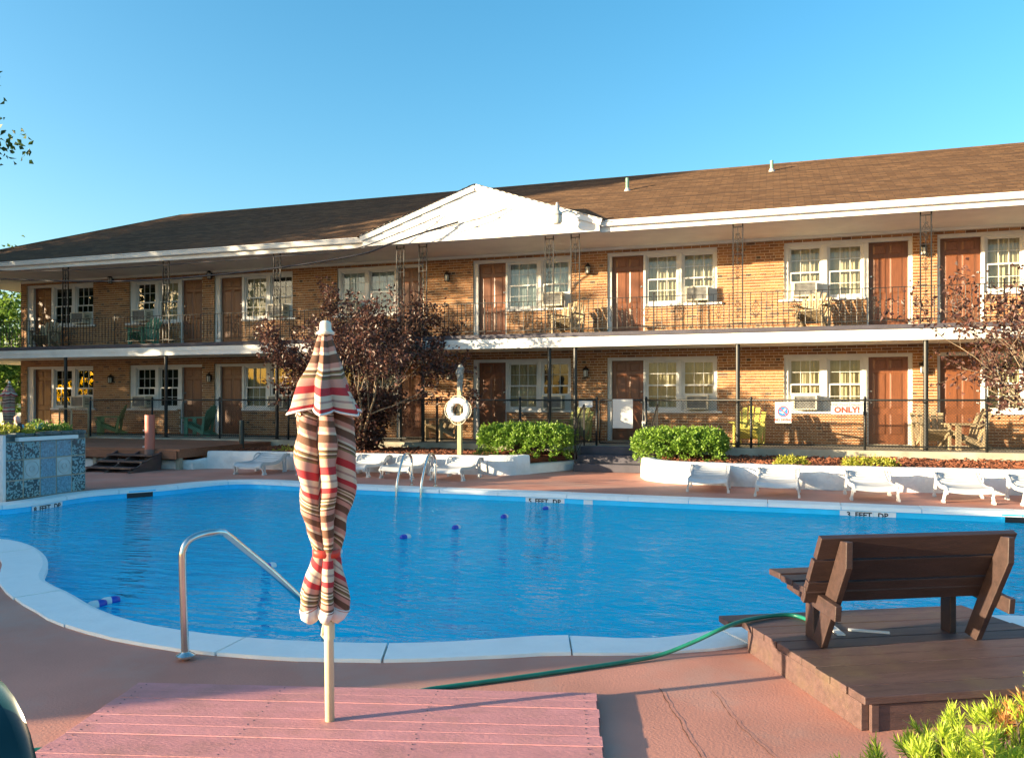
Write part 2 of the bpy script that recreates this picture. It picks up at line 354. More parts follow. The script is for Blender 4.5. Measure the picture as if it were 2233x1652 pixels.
# ================================================================ POOL, DECK, GROUND
near = [(2233,1346),(2105,1346),(1960,1346),(1800,1350),(1700,1356),(1617,1368),(1580,1376),(1506,1390.6),(1439,1399),(1358,1400),(1300,1393),(1247,1386),(1180,1391),(1092,1398),(929,1409),
 (766,1409),(698,1405.6),(616,1403),(528,1397),(472,1391.5),(391,1380),(327,1370),(282,1360),(239,1345.7),(204,1333),(176,1319),(158,1304),(141,1291),(110,1280),(70,1271),
 (88,1256),(98,1231),(93,1215),(77,1199.6),(53,1187),(24.6,1180),(0,1177.8)]
far = [(0,1104),(61.6,1097),(140.8,1084),(186.6,1076.5),(281.7,1069),(349,1064.5),(422.5,1057),(493,1050.5),(545.7,1049.5),(600,1052),(653,1055),(768,1061),(1163,1077),(1475,1090),(1744,1100),(1980,1110),(2233,1120)]
ctrl = [at(*p) for p in near] + [Vector(p) for p in ((-9.2,6.55,0),(-10.5,6.75,0),(-11.3,7.3,0),(-11.4,8.2,0))] + [at(*p) for p in far] + \
       [Vector(p) for p in ((5.2,12.55,0),(6.8,12.0,0),(7.6,10.6,0),(7.5,8.6,0),(6.3,7.2,0),(4.4,6.6,0),(2.8,6.5,0))]
def catmull(P, step):
    out = []; n = len(P)
    for i in range(n):
        p0, p1, p2, p3 = P[i-1], P[i], P[(i+1) % n], P[(i+2) % n]
        k = max(1, int((p2-p1).length/step))
        for j in range(k):
            t = j/k
            a, b, c = p1, (p2-p0)*.5, p0-p1*2.5+p2*2-p3*.5
            d = (p3-p0)*.5+(p1-p2)*1.5
            out.append(a+b*t+c*t*t+d*t*t*t)
    return out
inner = catmull(ctrl, .16)
area = sum(inner[i].x*inner[(i+1) % len(inner)].y-inner[(i+1) % len(inner)].x*inner[i].y for i in range(len(inner)))
if area < 0: inner.reverse()
def smooth_loop(P, it, lam=.5):
    for _ in range(it):
        P = [P[i].lerp((P[i-1]+P[(i+1) % len(P)])/2, lam) for i in range(len(P))]
    return P
inner = smooth_loop(inner, 2)
def offset(P, d, it=4):
    n = len(P); out = []
    for i in range(n):
        t = (P[(i+1) % n]-P[i-1]).normalized(); out.append(P[i]+Vector((t.y, -t.x, 0))*d)
    return smooth_loop(out, it)
outer = offset(inner, .33); hole = offset(inner, .2)
NL = len(inner)
def ring_ground(name, outer_poly, hole_poly, z, mat):
    vs_ = [Vector((p[0], p[1], 0)) for p in outer_poly]+[Vector((p[0], p[1], 0)) for p in hole_poly]
    no = len(outer_poly); tr = tessellate_polygon([vs_[:no], vs_[no:]])
    mb = MB(); fs = []
    for t in tr:
        a, b, c = (vs_[i] for i in t); cr = (b-a).cross(c-a).z
        fs.append(t if cr > 0 else (t[0], t[2], t[1]))
    mb.add([(v.x, v.y, z) for v in vs_], fs); o = mb.build(name, mat); o['kind'] = 'structure'; return o
DK = [(-34,-14),(16,-14),(16,18.4),(-34,18.4)]
deck = ring_ground('pool_deck', DK, hole, 0, T['deck'])
GR = [(-500,-500),(500,-500),(500,600),(-500,600)]
gin = [(-33.5,-13.5),(15.5,-13.5),(15.5,18.2),(-33.5,18.2)]
ground = ring_ground('ground', GR, gin, -.03, T['grass'])
# cracks in the painted concrete
T['crack'] = pmat('crack_dirt', (.16,.075,.05), .9, .3, 20)
def crack(pts, w):
    mb = MB(); P = [at(*p) for p in pts]; Q = []
    for a, b in zip(P, P[1:]):
        k = max(1, int((b-a).length/.05))
        for j in range(k): Q.append(a.lerp(b, j/k)+Vector((random.uniform(-.006,.006), random.uniform(-.006,.006), 0)))
    Q.append(P[-1])
    for i in range(len(Q)-1):
        t = (Q[i+1]-Q[i]).normalized(); s = Vector((t.y, -t.x, 0)); ww = w*random.uniform(.5,1.3); w2 = w*random.uniform(.5,1.3)
        mb.add([(*(Q[i]-s*ww).xy, .0035), (*(Q[i]+s*ww).xy, .0035), (*(Q[i+1]+s*w2).xy, .0035), (*(Q[i+1]-s*w2).xy, .0035)], [(0,1,2,3)])
    return mb.build('crack', T['crack'], deck)
crack([(1437,1500),(1480,1570),(1530,1652)], .0028); crack([(1555,1505),(1610,1580),(1690,1652)], .002)

# coping stones
coping = bpy.data.objects.new('pool_coping', None); COL.objects.link(coping); coping['kind'] = 'structure'
i = 0; stones = 0
while i < NL:
    L_ = 0; j = i; target = random.uniform(.85, 1.15)
    while j < NL and L_ < target: L_ += (inner[(j+1) % NL]-inner[j % NL]).length; j += 1
    if NL-j < 4: j = NL
    mb = MB(); idx = list(range(i, j+1)); m = len(idx); vv = []
    dz = random.uniform(-.003, .003)
    for q, k in enumerate(idx):
        a, b = inner[k % NL].copy(), outer[k % NL].copy()
        if q in (0, m-1):                      # 4 mm joints
            o2 = idx[1] if q == 0 else idx[-2]
            a = a.lerp(inner[o2 % NL], .03); b = b.lerp(outer[o2 % NL], .03)
        jit = random.uniform(-.008,.008); dirn = (b-a).normalized(); b = b+dirn*jit
        ov = a-dirn*.03
        for p, z in ((ov,-.045),(ov,.008),(a+dirn*.012,.024+dz),(b,.02+dz),(b,-.04)): vv.append((p.x, p.y, z))
    fs = []
    for q in range(m-1):
        for e in range(5):
            e2 = (e+1) % 5; fs.append((q*5+e, q*5+e2, q*5+5+e2, q*5+5+e))
    fs += [(4,3,2,1,0), tuple((m-1)*5+e for e in range(5))]
    mb.add(vv, fs); mb.f = [tuple(reversed(f)) for f in mb.f]
    mb.build('coping_stone', T['coping'], coping); stones += 1; i = j
# basin
def depth(p): 
    t = min(1, max(0, (-1.5-p.x)/5)); return -(.80+.50*t*t*(3-2*t))
mb = MB(); n = NL
mb.v = [(p.x, p.y, -.0) for p in inner]+[(p.x, p.y, -.155) for p in inner]+[(p.x, p.y, depth(p)) for p in inner]
for k in range(n):
    k2 = (k+1) % n
    mb.f.append((k2, k, n+k, n+k2)); mb.m.append(1); mb.f.append((n+k2, n+k, 2*n+k, 2*n+k2)); mb.m.append(0)
for t in tessellate_polygon([[Vector((p.x, p.y, 0)) for p in inner]]):
    a, b, c = (inner[q] for q in t); t = t if (b-a).cross(c-a).z > 0 else (t[0], t[2], t[1])
    mb.f.append(tuple(2*n+q for q in t)); mb.m.append(0)
basin = mb.build('pool_basin', [T['poolblue'], T['poolband']]); basin['kind'] = 'structure'
# curved entry steps under water at the near side
cst = at(790,1409); mbs = MB()
for k, (r_, zt) in enumerate(((.75,-.32),(1.15,-.52),(1.55,-.72))):
    poly = [(cst.x+r_*1.25*math.cos(a_), cst.y-.05+r_*math.sin(a_)) for a_ in [math.radians(17+q*10) for q in range(0,19)]]
    mbs.prism(poly, -1.8, zt)
T['poolstep'] = pmat('pool_step_paint', (.16,.74,.96), .6, .06, 2)
mbs.build('entry_step', T['poolstep'], basin)
WZ = -.125
mb = MB(); vs_ = [(p.x, p.y, WZ) for p in inner]; fs = []
for t in tessellate_polygon([[Vector((p.x, p.y, 0)) for p in inner]]):
    a, b, c = (inner[q] for q in t); fs.append(t if (b-a).cross(c-a).z > 0 else (t[0], t[2], t[1]))
mb.add(vs_, fs); water = mb.build('water', T['water']); water['kind'] = 'structure'

# depth-marking tiles and skimmers on the pool wall
def wall_frame(vx, vy):                       # nearest wall point, along, inward normal
    p = at(vx, vy); k = min(range(NL), key=lambda q: (inner[q]-p).length)
    t = (inner[(k+1) % NL]-inner[k-1]).normalized(); nrm = Vector((-t.y, t.x, 0)); return inner[k], t, nrm
def marker(vx, vy, w, label, txt=None, h=.115, faded=False):
    p, t, nrm = wall_frame(vx, vy); c = p+nrm*.006+Vector((0,0,-.055-h/2))
    right = -t if (-t).dot(Vector((CS,SN,0))) > 0 else t
    R = Matrix((right, Vector((0,0,1)), right.cross(Vector((0,0,1))))).transposed()
    o = thing('depth_marker', label, 'marker', c); mb = MB()
    n_t = max(1, round(w/.15))
    for q in range(n_t):
        tx = -w/2+w*(q+.5)/n_t; m2 = MB().obox(right*tx, (w/n_t-.003, h, .008), R)
        m2.build('tile', T['tilewhite'], o)
    if txt:
        e = R.to_4x4().to_euler()
        for wd, fx_ in zip(txt.split(), (-.25,-.055,.20)): text(wd, .108, T['black'], o, nrm*.0055+right*fx_, e, ext=.0015, bold=.03)
    return o
marker(1179, 1079, .66, 'white tile strip reading 5 FEET DP on the far pool wall', '5 FEET DP')
marker(1284, 1083, .15, 'single small white blank tile on the far pool wall')
marker(1889, 1107, .74, 'white tile strip reading 3 FEET DP on the far pool wall at right', '3 FEET DP')
marker(100, 1091, .62, 'worn white tile strip on pool wall below the waterfall tiles', '8 FEET DP')
def skimmer(vx, vy, label):
    p, t, nrm = wall_frame(vx, vy); o = thing('skimmer', label, 'skimmer', p+Vector((0,0,-.06)), math.atan2(t.y, t.x))
    m = MB(); m.box((-.25,-.02,-.10),(-.21,.012,.03)); m.box((.21,-.02,-.10),(.25,.012,.03)); m.box((-.25,-.02,.03),(.25,.03,.05)); m.box((-.25,-.02,-.12),(.25,.012,-.10))
    m.build('frame', T['poolband'], o); MB().box((-.21,-.004,-.10),(.21,.004,.03)).build('dark_slot_plate', T['black'], o)  # black plate stands in for the shade inside the slot
skimmer(305, 1067.5, 'dark skimmer slot in the pool wall beside the waterfall tiles')
skimmer(2222, 1119.5, 'dark skimmer slot in the pool wall at the right edge')

# ================================================================ WALKWAY AND BEDS
WALL, FRONT, WALK, FL2, SOF = 20.06, 18.05, .50, 3.10, 5.36
XL, XR = -23.36, 9.0
mb = MB().box((-27,17.85,-.05),(XR+2,20.3,WALK)); walk = mb.build('walkway', T['concrete'], bevel=.01); walk['kind'] = 'structure'
def bed(name, poly, z):
    # bumpy mulch sheet on a soil block
    xs = [p[0] for p in poly]; ys = [p[1] for p in poly]
    mb = MB().prism(poly, -.02, z-.03); o = mb.build(name, T['mulch']); o['kind'] = 'structure'
    m = MB()
    def inside(x, y):
        c = False
        for i in range(len(poly)):
            (x1,y1),(x2,y2) = poly[i], poly[i-1]
            if (y1 > y) != (y2 > y) and x < (x2-x1)*(y-y1)/(y2-y1)+x1: c = not c
        return c
    for _ in range(8000):
        x, y = random.uniform(min(xs), max(xs)), random.uniform(min(ys), max(ys))
        if not inside(x, y): continue
        zz = z-.03+random.random()**2*.05+.035*(math.sin(x*2.1)*math.sin(y*3+x)+1)/2
        R = Matrix.Rotation(random.uniform(0,6.3),3,'Z') @ Matrix.Rotation(random.uniform(-.6,.6),3,'X') @ Matrix.Rotation(random.uniform(-.5,.5),3,'Y')
        m.obox((x,y,zz), (random.uniform(.03,.09), random.uniform(.012,.03), random.uniform(.008,.02)), R)
    m.build('mulch_chips', T['chip'], o, kind='stuff'); return o
bed('mulch_bed_left', [(-12.1,15.4),(-5.1,15.85),(-4.2,17.6),(-4.2,17.9),(-12.1,17.9)], .34)
bed('mulch_bed_right', [(-2.1,16.2),(-1.8,15.3),(.6,15.1),(10,15.15),(10,17.9),(-2.3,17.9)], .34)
# low white planter walls
def lowwall(name, pts, w, h0, label, mat=T['plaster']):
    pts = [Vector((p[0], p[1], 0)) for p in pts]; hs_ = [p if isinstance(p, float) else p for p in h0]
    mb = MB(); n = len(pts); vv = []
    # densify
    P = []; H = []
    for i in range(n-1):
        k = max(1, int((pts[i+1]-pts[i]).length/.3))
        for j in range(k): P.append(pts[i].lerp(pts[i+1], j/k)); H.append(hs_[i]+(hs_[i+1]-hs_[i])*j/k)
    P.append(pts[-1]); H.append(hs_[-1]); n = len(P)
    for i in range(n):
        t = (P[min(i+1,n-1)]-P[max(i-1,0)]).normalized(); s = Vector((t.y,-t.x,0))
        h = H[i]+random.uniform(-.006,.006); wb = w/2+.015+random.uniform(-.006,.006); wt = w/2-.01
        for d, z in ((wb,-.01),(wb*.98,h*.5),(wt+.006,h-.03),(wt-.02,h),(-wt+.02,h),(-wt-.006,h-.03),(-wb,-.01)):
            p = P[i]+s*d; vv.append((p.x,p.y,z))
    fs = []
    for i in range(n-1):
        for e in range(7):
            e2 = (e+1) % 7; fs.append((i*7+e, i*7+7+e, i*7+7+e2, i*7+e2))
    fs += [tuple(range(7)), tuple((n-1)*7+e for e in reversed(range(7)))]
    mb.add(vv, fs); o = mb.build(name, mat, smooth=True, auto=50); return tag(o, label, 'wall')
wl1 = lowwall('planter_wall', [(-12.05,15.15),(-11,15.3),(-9,15.45),(-7,15.55),(-5.55,15.62)], .24, [.385]*5, 'long low white plaster planter wall behind the left row of loungers')
lowwall('planter_wall', [(-5.54,15.62),(-5.1,15.66),(-4.93,15.9),(-4.86,16.0)], .26, [.40,.40,.40,.40], 'raised white corner block of planter wall below the left green bush')
lowwall('planter_wall', [(-4.86,16.02),(-4.6,16.5),(-4.2,17.3),(-4.05,17.75)], .2, [.195,.2,.2,.2], 'knee-low white planter wall running back to the entrance steps')
lowwall('planter_wall', [(-2.33,17.75),(-2.38,16.6),(-2.33,16.0),(-2.15,15.45),(-1.8,15.15),(-1.0,14.98),(.6,14.82),(2.5,14.92),(4.5,15.0),(10,15.05)], .26,
        [.2,.28,.40,.40,.40,.40,.40,.41,.41,.41], 'long rounded white planter wall behind the right row of loungers')
# entrance steps
st = thing('entrance_steps', 'dark painted concrete steps up to the chain link gate', 'steps', (-3.2,17.85,0))
for k in range(3):
    MB().box((-.84,-1.05+k*.33,0 if k == 0 else .165*k-.002),(.84,0 if k < 2 else -.002,.165*(k+1))).build('step', T['step'], st, bevel=.012)

# ================================================================ MOTEL BUILDING
motel = thing('motel_building', 'long two storey orange brick motel with brown shingle roof and balcony', 'building', (-8,20,0))
MI = Vector((8,-20,0))          # children use world coordinates minus the empty's place
def mbuild(mb, name, mats, parent=None, **k):
    o = mb.build(name, mats, parent or motel, **k)
    if not parent: o.location = MI
    return o
DP = .07                        # frames sit this far behind the brick face
def fx(v): return aty(v, WALL+.04).x
# (doors (x0,x1), window A, window B with air conditioner, outer frame)
units = [
 dict(k='L', fr=(61,206), door=(73,112), A=(117,157), B=(164,204), ac=1),
 dict(k='R', fr=(285,443), B=(296,339), A=(346,389), door=(397,441), ac=1),
 dict(k='L', fr=(469.5,640), door=(480.5,527.4), A=(533,582), B=(589,638), ac=1),
 dict(k='R', fr=(737,925), B=(743,797), A=(804,862), door=(868,921), ac=1),
 dict(k='L', fr=(1033,1246), door=(1043,1102.6), A=(1107,1174), B=(1180,1243), ac=1),
 dict(k='L', fr=(1325,1564), door=(1334,1403), A=(1408,1480), B=(1487,1560), ac=1),
 dict(k='R', fr=(1709.7,1989.5), B=(1719,1794), A=(1804,1883), door=(1894,1981), ac=1),
 dict(k='L', fr=(2043,2330), door=(2050,2140), A=(2148,2233), B=(2242,2325), ac=1)]
SILL, HEAD, TOP = .73, 1.985, 2.08
openings = []
for fl in (0, 1):
    z0 = WALK+.035 if fl == 0 else FL2+.07
    for u in units:
        d0, d1 = sorted(fx(v) for v in u['door']); f0, f1 = (fx(v) for v in u['fr'])
        if u['k'] == 'L': openings += [(f0, d1+.04, z0-.04, z0+TOP), (d1+.04, f1, z0+SILL-.02, z0+TOP)]
        else: openings += [(d0-.04, f1, z0-.04, z0+TOP), (f0, d0-.04, z0+SILL-.02, z0+TOP)]
ZT = 5.52
# mortar wall with openings
mb = MB(); xs = sorted({XL, XR, *[o[0] for o in openings], *[o[1] for o in openings]})
for x0, x1 in zip(xs, xs[1:]):
    xm = (x0+x1)/2; cuts = sorted((o[2], o[3]) for o in openings if o[0] < xm < o[1]); z = WALK-.1
    for a, b in cuts+[(ZT, ZT)]:
        if a > z+.01: mb.box((x0,WALL,z),(x1,WALL+.2,a))
        z = b
mb.box((XL,WALL+.2,-.1),(XL+.25,28.2,ZT)); mb.box((XR-.25,WALL+.2,-.1),(XR,28.2,ZT)); mb.box((XL,28.2,-.1),(XR,28.45,ZT))
wall = mbuild(mb, 'wall', T['mortar'])
mbuild(MB().box((XL+.3,WALL+.45,WALK-.1),(XR-.3,WALL+.5,ZT-.02)), 'dark_room_sheet', T['dark'])  # near-black sheet stands in for the unlit rooms behind the glass
# bricks
CH, BL, GAP = .0677, .2005, .0125
bm_all = MB(); bm_dark = MB(); cand = []
row = 0; z = WALK+.002
while z < ZT-.05:
    header = row % 6 == 5; bl = .0995 if header else BL; off = 0 if row % 2 == 0 else -bl/2
    cut = sorted((max(o[0],XL), min(o[1],XR)) for o in openings if o[2]-.004 < z+CH*.5 < o[3]+.004)
    segs = []; x = XL
    for a, b in cut:
        if a > x: segs.append((x, a))
        x = max(x, b)
    if x < XR: segs.append((x, XR))
    for a, b in segs:
        k = math.floor((a-XL-off)/(bl+GAP)); bx = XL+off+k*(bl+GAP)
        while bx < b:
            l, r_ = max(bx, a), min(bx+bl, b); kk = round((bx-XL)/(bl+GAP))
            if r_-l > .025:
                pr = random.uniform(.006, .012); full = r_-l > bl-.001
                dk = header and (kk % 2 == 0) and math.sin(kk*.9+row*5) > .72
                if full and not header and l > .2 and l < 5.6: cand.append((l, r_, z, pr))
                else: (bm_dark if dk else bm_all).box((l, WALL-pr, z), (r_, WALL+.02, z+CH-GAP))
            bx += bl+GAP
    z += CH; row += 1
cand.sort(key=lambda c: (Vector(((c[0]+c[1])/2, WALL, c[2]))-Vector((0,0,EYE))).length)
hidden = lambda c: 2.7 < c[2] < 3.1
vis = [c for c in cand if not hidden(c)]; near300 = vis[:300]; keep = set(near300)
for c in cand:
    if c not in keep: bm_all.box((c[0], WALL-c[3], c[2]), (c[1], WALL+.02, c[2]+CH-GAP))
mbuild(bm_all, 'brick_field', T['brick'], wall, kind='stuff'); mbuild(bm_dark, 'dark_header_bricks', T['darkbrick'], wall, kind='stuff')
bme = MB().box((-BL/2,-.015,0),(BL/2,.015,CH-GAP)).mesh('brick'); bme.materials.append(T['brick'])
for c in near300: inst('brick', bme, wall, ((c[0]+c[1])/2, WALL+.015-c[3], c[2]))

# door / window units
pane_me = MB().box((-.5,-.002,0),(.5,.002,1)).mesh('pane'); pane_me.materials.append(T['glass'])
panel_me = MB(); panel_me.add([(-.5,0,0),(.5,0,0),(.5,0,1),(-.5,0,1),(-.38,-.012,.06),(.38,-.012,.06),(.38,-.012,.94),(-.38,-.012,.94)],
   [(0,1,5,4),(1,2,6,5),(2,3,7,6),(3,0,4,7),(4,5,6,7)]); panel_me = panel_me.mesh('panel'); panel_me.materials.append(T['door'])
knob_me = MB().lathe([(.024,0),(.03,.012),(.012,.018),(.012,.03),(.026,.04),(.027,.055),(.014,.065)], 10).mesh('door_knob'); knob_me.materials.append(T['steel'])
acs = []; panes = 0
def make_window(x0, x1, z0, zt, raised, far_one):
    """double hung window of 3x2 panes a sash; raised: lower sash lifted over a filler panel"""
    global panes
    yf = WALL+DP; m = MB(); cx = (x0+x1)/2
    H = zt-z0; fw = .035
    m.box((x0,yf,z0),(x0+fw,yf+.08,zt)); m.box((x1-fw,yf,z0),(x1,yf+.08,zt)); m.box((x0+fw,yf,zt-fw),(x1-fw,yf+.08,zt)); m.box((x0+fw,yf,z0),(x1-fw,yf+.08,z0+fw))
    gx0, gx1 = x0+fw, x1-fw; zm = z0+H*.5
    P = []
    def sash(za, zb, y, rows, bot=.04, top=.03):
        sw = .032
        m.box((gx0,y,za),(gx0+sw,y+.03,zb)); m.box((gx1-sw,y,za),(gx1,y+.03,zb)); m.box((gx0+sw,y,zb-top),(gx1-sw,y+.03,zb)); m.box((gx0+sw,y,za),(gx1-sw,y+.03,za+bot))
        a, b = gx0+sw, gx1-sw; c, d = za+bot, zb-top; pw = (b-a)/3; ph = (d-c)/rows
        for i in (1,2): m.box((a+pw*i-.0065,y+.004,c),(a+pw*i+.0065,y+.026,d))
        for j in range(1, rows): m.box((a,y+.003,c+ph*j-.0065),(b,y+.027,c+ph*j+.0065))
        for i in range(3):
            for j in range(rows): P.append((a+pw*(i+.5), y+.015, c+ph*j, pw-.004, ph-.004))
    sash(zm-.015, zt-fw, yf+.035, 2)
    if raised:
        sash(z0+H*.30, zm+.015, yf+.005, 1, bot=.05)
        m.box((gx0,yf+.02,z0+fw),(gx1,yf+.05,z0+H*.30))
    else: sash(z0+fw, zm+.015, yf+.005, 2, bot=.055)
    w = mbuild(m, 'window', T['trim'])
    if far_one:
        g = MB()
        for p in P: g.box((p[0]-p[3]/2,p[1]-.002,p[2]),(p[0]+p[3]/2,p[1]+.002,p[2]+p[4]))
        mbuild(g, 'panes', T['glass'], w, kind='stuff')
    else:
        for p in P: inst('pane', pane_me, w, (p[0],p[1],p[2]), scale=(p[3],1,p[4])); panes += 1
    return w
def curtain(x0, x1, z0, z1, mat, amp=.025, y=.16):
    m = MB(); k = 28; vv = []
    for i in range(k+1):
        x = x0+(x1-x0)*i/k; yy = WALL+DP+y+amp*math.sin(i*1.9)+.01*math.sin(i*.7+x)
        vv += [(x,yy,z0),(x,yy+.01,z1)]
    m.add(vv, [(2*i,2*i+2,2*i+3,2*i+1) for i in range(k)])
    return mbuild(m, 'curtain', mat, smooth=True)
order_words = ['first','second','third','fourth','fifth','sixth','seventh','eighth']
ac_me = {}
def air_con(x, z, w, label, dark):
    o = thing('air_conditioner', label, 'air conditioner', (x, WALL+DP-.01, z), 0, 'window air conditioners')
    m = MB(); d = .30; h = .34
    m.box((-w/2,-d,0),(w/2,.1,.03)); m.box((-w/2,-d,h-.03),(w/2,.1,h)); m.box((-w/2,-d,.03),(-w/2+.03,.1,h-.03)); m.box((w/2-.03,-d,.03),(w/2,.1,h-.03))
    m.build('housing', T['acbody'], o); MB().box((-w/2+.03,-d+.03,.03),(w/2-.03,-d+.06,h-.03)).build('coil', T['acgrille'], o)
    g = MB()
    for i in range(9): zz = .05+i*.03; g.box((-w/2+.03,-d+.005,zz),(w/2-.03,-d+.02,zz+.006))
    g.build('grille', T['greymetal'], o)
    v = MB()
    for i in range(4): v.box((w/2,-d+.06,.08+i*.05),(w/2+.004,-d+.22,.10+i*.05))
    v.build('side_vent', T['black'], o)
    return o
for fl in (0, 1):
    z0 = WALK+.035 if fl == 0 else FL2+.07
    for ui, u in enumerate(units):
        f0, f1 = (fx(v) for v in u['fr']); d0, d1 = sorted(fx(v) for v in u['door'])
        A0, A1 = (fx(v) for v in u['A']); B0, B1 = (fx(v) for v in u['B'])
        yf = WALL+DP; t = MB(); hd = z0+HEAD
        # casing: head, jambs, mullions, all butted
        t.box((f0,yf-.035,hd),(f1,yf+.1,z0+TOP))
        zb = z0-.03; sb = z0+SILL
        if u['k'] == 'L':
            t.box((f0,yf-.03,zb),(d0,yf+.1,hd)); t.box((d1,yf-.03,zb),(A0,yf+.1,hd)); t.box((A1,yf-.028,sb+.002),(B0,yf+.1,hd)); t.box((B1,yf-.03,sb+.002),(f1,yf+.1,hd)); s0, s1 = A0-.03, f1+.12
        else:
            t.box((d1,yf-.03,zb),(f1,yf+.1,hd)); t.box((A1,yf-.03,zb),(d0,yf+.1,hd)); t.box((B1,yf-.028,sb+.002),(A0,yf+.1,hd)); t.box((f0,yf-.03,sb+.002),(B0,yf+.1,hd)); s0, s1 = f0-.12, A1+.03
        mbuild(t, 'door_and_window_frame', T['trim'], bevel=.004)
        mbuild(MB().box((s0,WALL-.07,sb-.055),(s1,yf+.1,sb)), 'window_sill', T['white'], bevel=.006)
        # door
        dm = MB().box((d0,yf+.055,z0-.02),(d1,yf+.095,hd)); dr = mbuild(dm, 'door', T['door'])
        W_ = d1-d0
        for px in (.29,.71):
            for pz, ph in ((.10,.24),(.40,.42),(.865,.10)):
                inst('panel', panel_me, dr, (d0+W_*px, yf+.054, z0+HEAD*pz), scale=(W_*.33,1,HEAD*ph))
        kx = d1-.06 if u['k'] == 'L' else d0+.06
        for kz in (.93, 1.2): inst('door_knob', knob_me, dr, (kx, yf+.055, z0+kz), (math.pi/2,0,0), (.8,.8,.8))
        mbuild(MB().box((d0,yf-.03,z0-.05),(d1,yf+.05,z0-.02)), 'threshold', T['concrete'])
        far_one = ui < 2
        make_window(A0, A1, sb, hd, False, far_one); make_window(B0, B1, sb, hd, True, far_one)
        # what hangs behind the glass
        if not (fl == 0 and ui == 4): 
            style = T['blind'] if (fl == 1 and ui == 4) or ui == 3 else T['curtain']
            if ui >= 2 or fl == 1 and ui == 1: curtain(A0, A1, sb, hd, style)
            if ui >= 3: curtain(B0, B1, sb+.35, hd, style)
        else: curtain(A0, A1, sb, hd, T['curtain'])
        flw = 'upper' if fl else 'ground floor'
        where = ['leftmost window pair','second window pair from the left','third window pair from the left','window pair behind the purple tree',
                 'window pair left of the wide door gap','window pair above the right green bush','window pair at the yellow chair and signs','window pair behind the right purple tree'][ui]
        if ui == 6: where = 'window pair right of the yellow chair'
        nm = {0:'beige air conditioner in the %s %s', 1:'beige air conditioner under the upstairs %s'}
        if ui < 7: air_con((B0+B1)/2-.02, sb+.04, min(.52, (B1-B0)*.8), 'beige air conditioner in the %s %s' % (flw, where), 0)
# balcony slab, fascia, soffit
def ring_slab(z0, z1, name, mat, y0=FRONT, xl=-25.4, inset=0):
    m = MB(); m.box((xl+inset,y0+inset,z0),(XR+.5,WALL-.012,z1)); m.box((xl+inset,WALL-.012,z0),(XL-.012,28,z1)); return mbuild(m, name, mat)
ring_slab(2.99, FL2-.02, 'balcony_floor', T['step'], inset=-.03)
ring_slab(2.80, 2.985, 'balcony_ceiling', T['soffit'], inset=.06)
fb = MB(); fb.box((-25.4,FRONT,2.755),(XR+.5,FRONT+.045,2.98)); fb.box((-25.4,FRONT+.045,2.755),(-25.355,28,2.98)); fb.box((-25.42,FRONT-.015,2.87),(XR+.5,FRONT,2.98))
mbuild(fb, 'balcony_fascia', T['white'])
# upper soffit and eaves
EY, EZ = 18.0, 5.58; RY, RZ, RX0 = 23.5, 8.06, -19.9
sf = MB(); sf.box((-25.4,EY+.05,5.37),(XR+.5,WALL-.012,5.40)); sf.box((-25.4,WALL-.012,5.37),(XL-.012,28.5,5.40)); sf.box((-23.3,WALL-.05,5.31),(XR+.5,WALL-.014,5.37))
mbuild(sf, 'soffit', T['soffit'])
gl_, gr_ = aty(797, EY).x, aty(1310, EY).x
fa = MB(); fa.box((-25.45,EY,5.345),(XR+.5,EY+.045,5.56)); fa.box((-25.45,EY+.045,5.345),(-25.405,29,5.56)); mbuild(fa, 'fascia', T['white'])
def gutter(x0, x1):
    prof = [(EY-.006,5.47),(EY-.055,5.45),(EY-.10,5.46),(EY-.115,5.52),(EY-.10,5.545),(EY-.125,5.56),(EY-.125,5.585),(EY-.11,5.585),(EY-.11,5.57),(EY-.006,5.57)]
    m = MB(); n = len(prof); m.add([(x0,y,z) for y,z in prof]+[(x1,y,z) for y,z in prof], [(i,(i+1)%n,n+(i+1)%n,n+i) for i in range(n)]+[tuple(reversed(range(n))), tuple(range(n,2*n))])
    return mbuild(m, 'gutter', T['white'])
gutter(-25.5, gl_-.02); gutter(gr_+.02, XR+.5)
# main hip roof; shingle courses as thin overlapping steps
p_ = (RZ-EZ)/(RY-EY)
def roofmesh(name, quad_uv, nrows):
    pass
sl = math.hypot(RY-EY, RZ-EZ); rm = MB(); NR = 42
def slope_pts(xl, xr, k):
    t = k/NR; return xl, xr, EY-.1+(RY-EY+.1)*t, EZ-.04+(RZ-EZ+.04)*t
vv = []; fs = []
roof_root = bpy.data.objects.new('roof', None); COL.objects.link(roof_root); roof_root.parent = motel; roof_root.location = MI
def slope(name, origin, xdir, updir, width, L_, taper_l=0, taper_r=0, rows=42):
    """shingled slope: each course a sheet whose butt edge stands 8 mm proud of the one below"""
    nrm = xdir.cross(updir); m = MB()
    for k in range(rows):
        a = L_*k/rows; b = L_*(k+1)/rows
        w0a, w1a = taper_l*a, width-taper_r*a; w0b, w1b = taper_l*b, width-taper_r*b
        pts = [(w0a,a,.012),(w1a,a,.012),(w1b,b,.002),(w0b,b,.002),(w0a,a,-.01),(w1a,a,-.01)]
        m.add(pts, [(0,1,2,3),(4,5,1,0)])
    o = m.build(name, T['shingle'], roof_root); R = Matrix((xdir, updir, nrm)).transposed()
    o.rotation_euler = R.to_euler(); o.location = origin; return o
up = Vector((0, RY-EY+.1, RZ-EZ+.04)); Lr = up.length; up.normalize()
x0r = -25.55; hipt = (RX0-x0r)/Lr
slope('shingle_slope', Vector((x0r, EY-.1, EZ-.02)), Vector((1,0,0)), up, XR+.6-x0r, Lr, hipt, 0)
upb = Vector((0, -(RY-EY+.1), RZ-EZ+.04)).normalized()
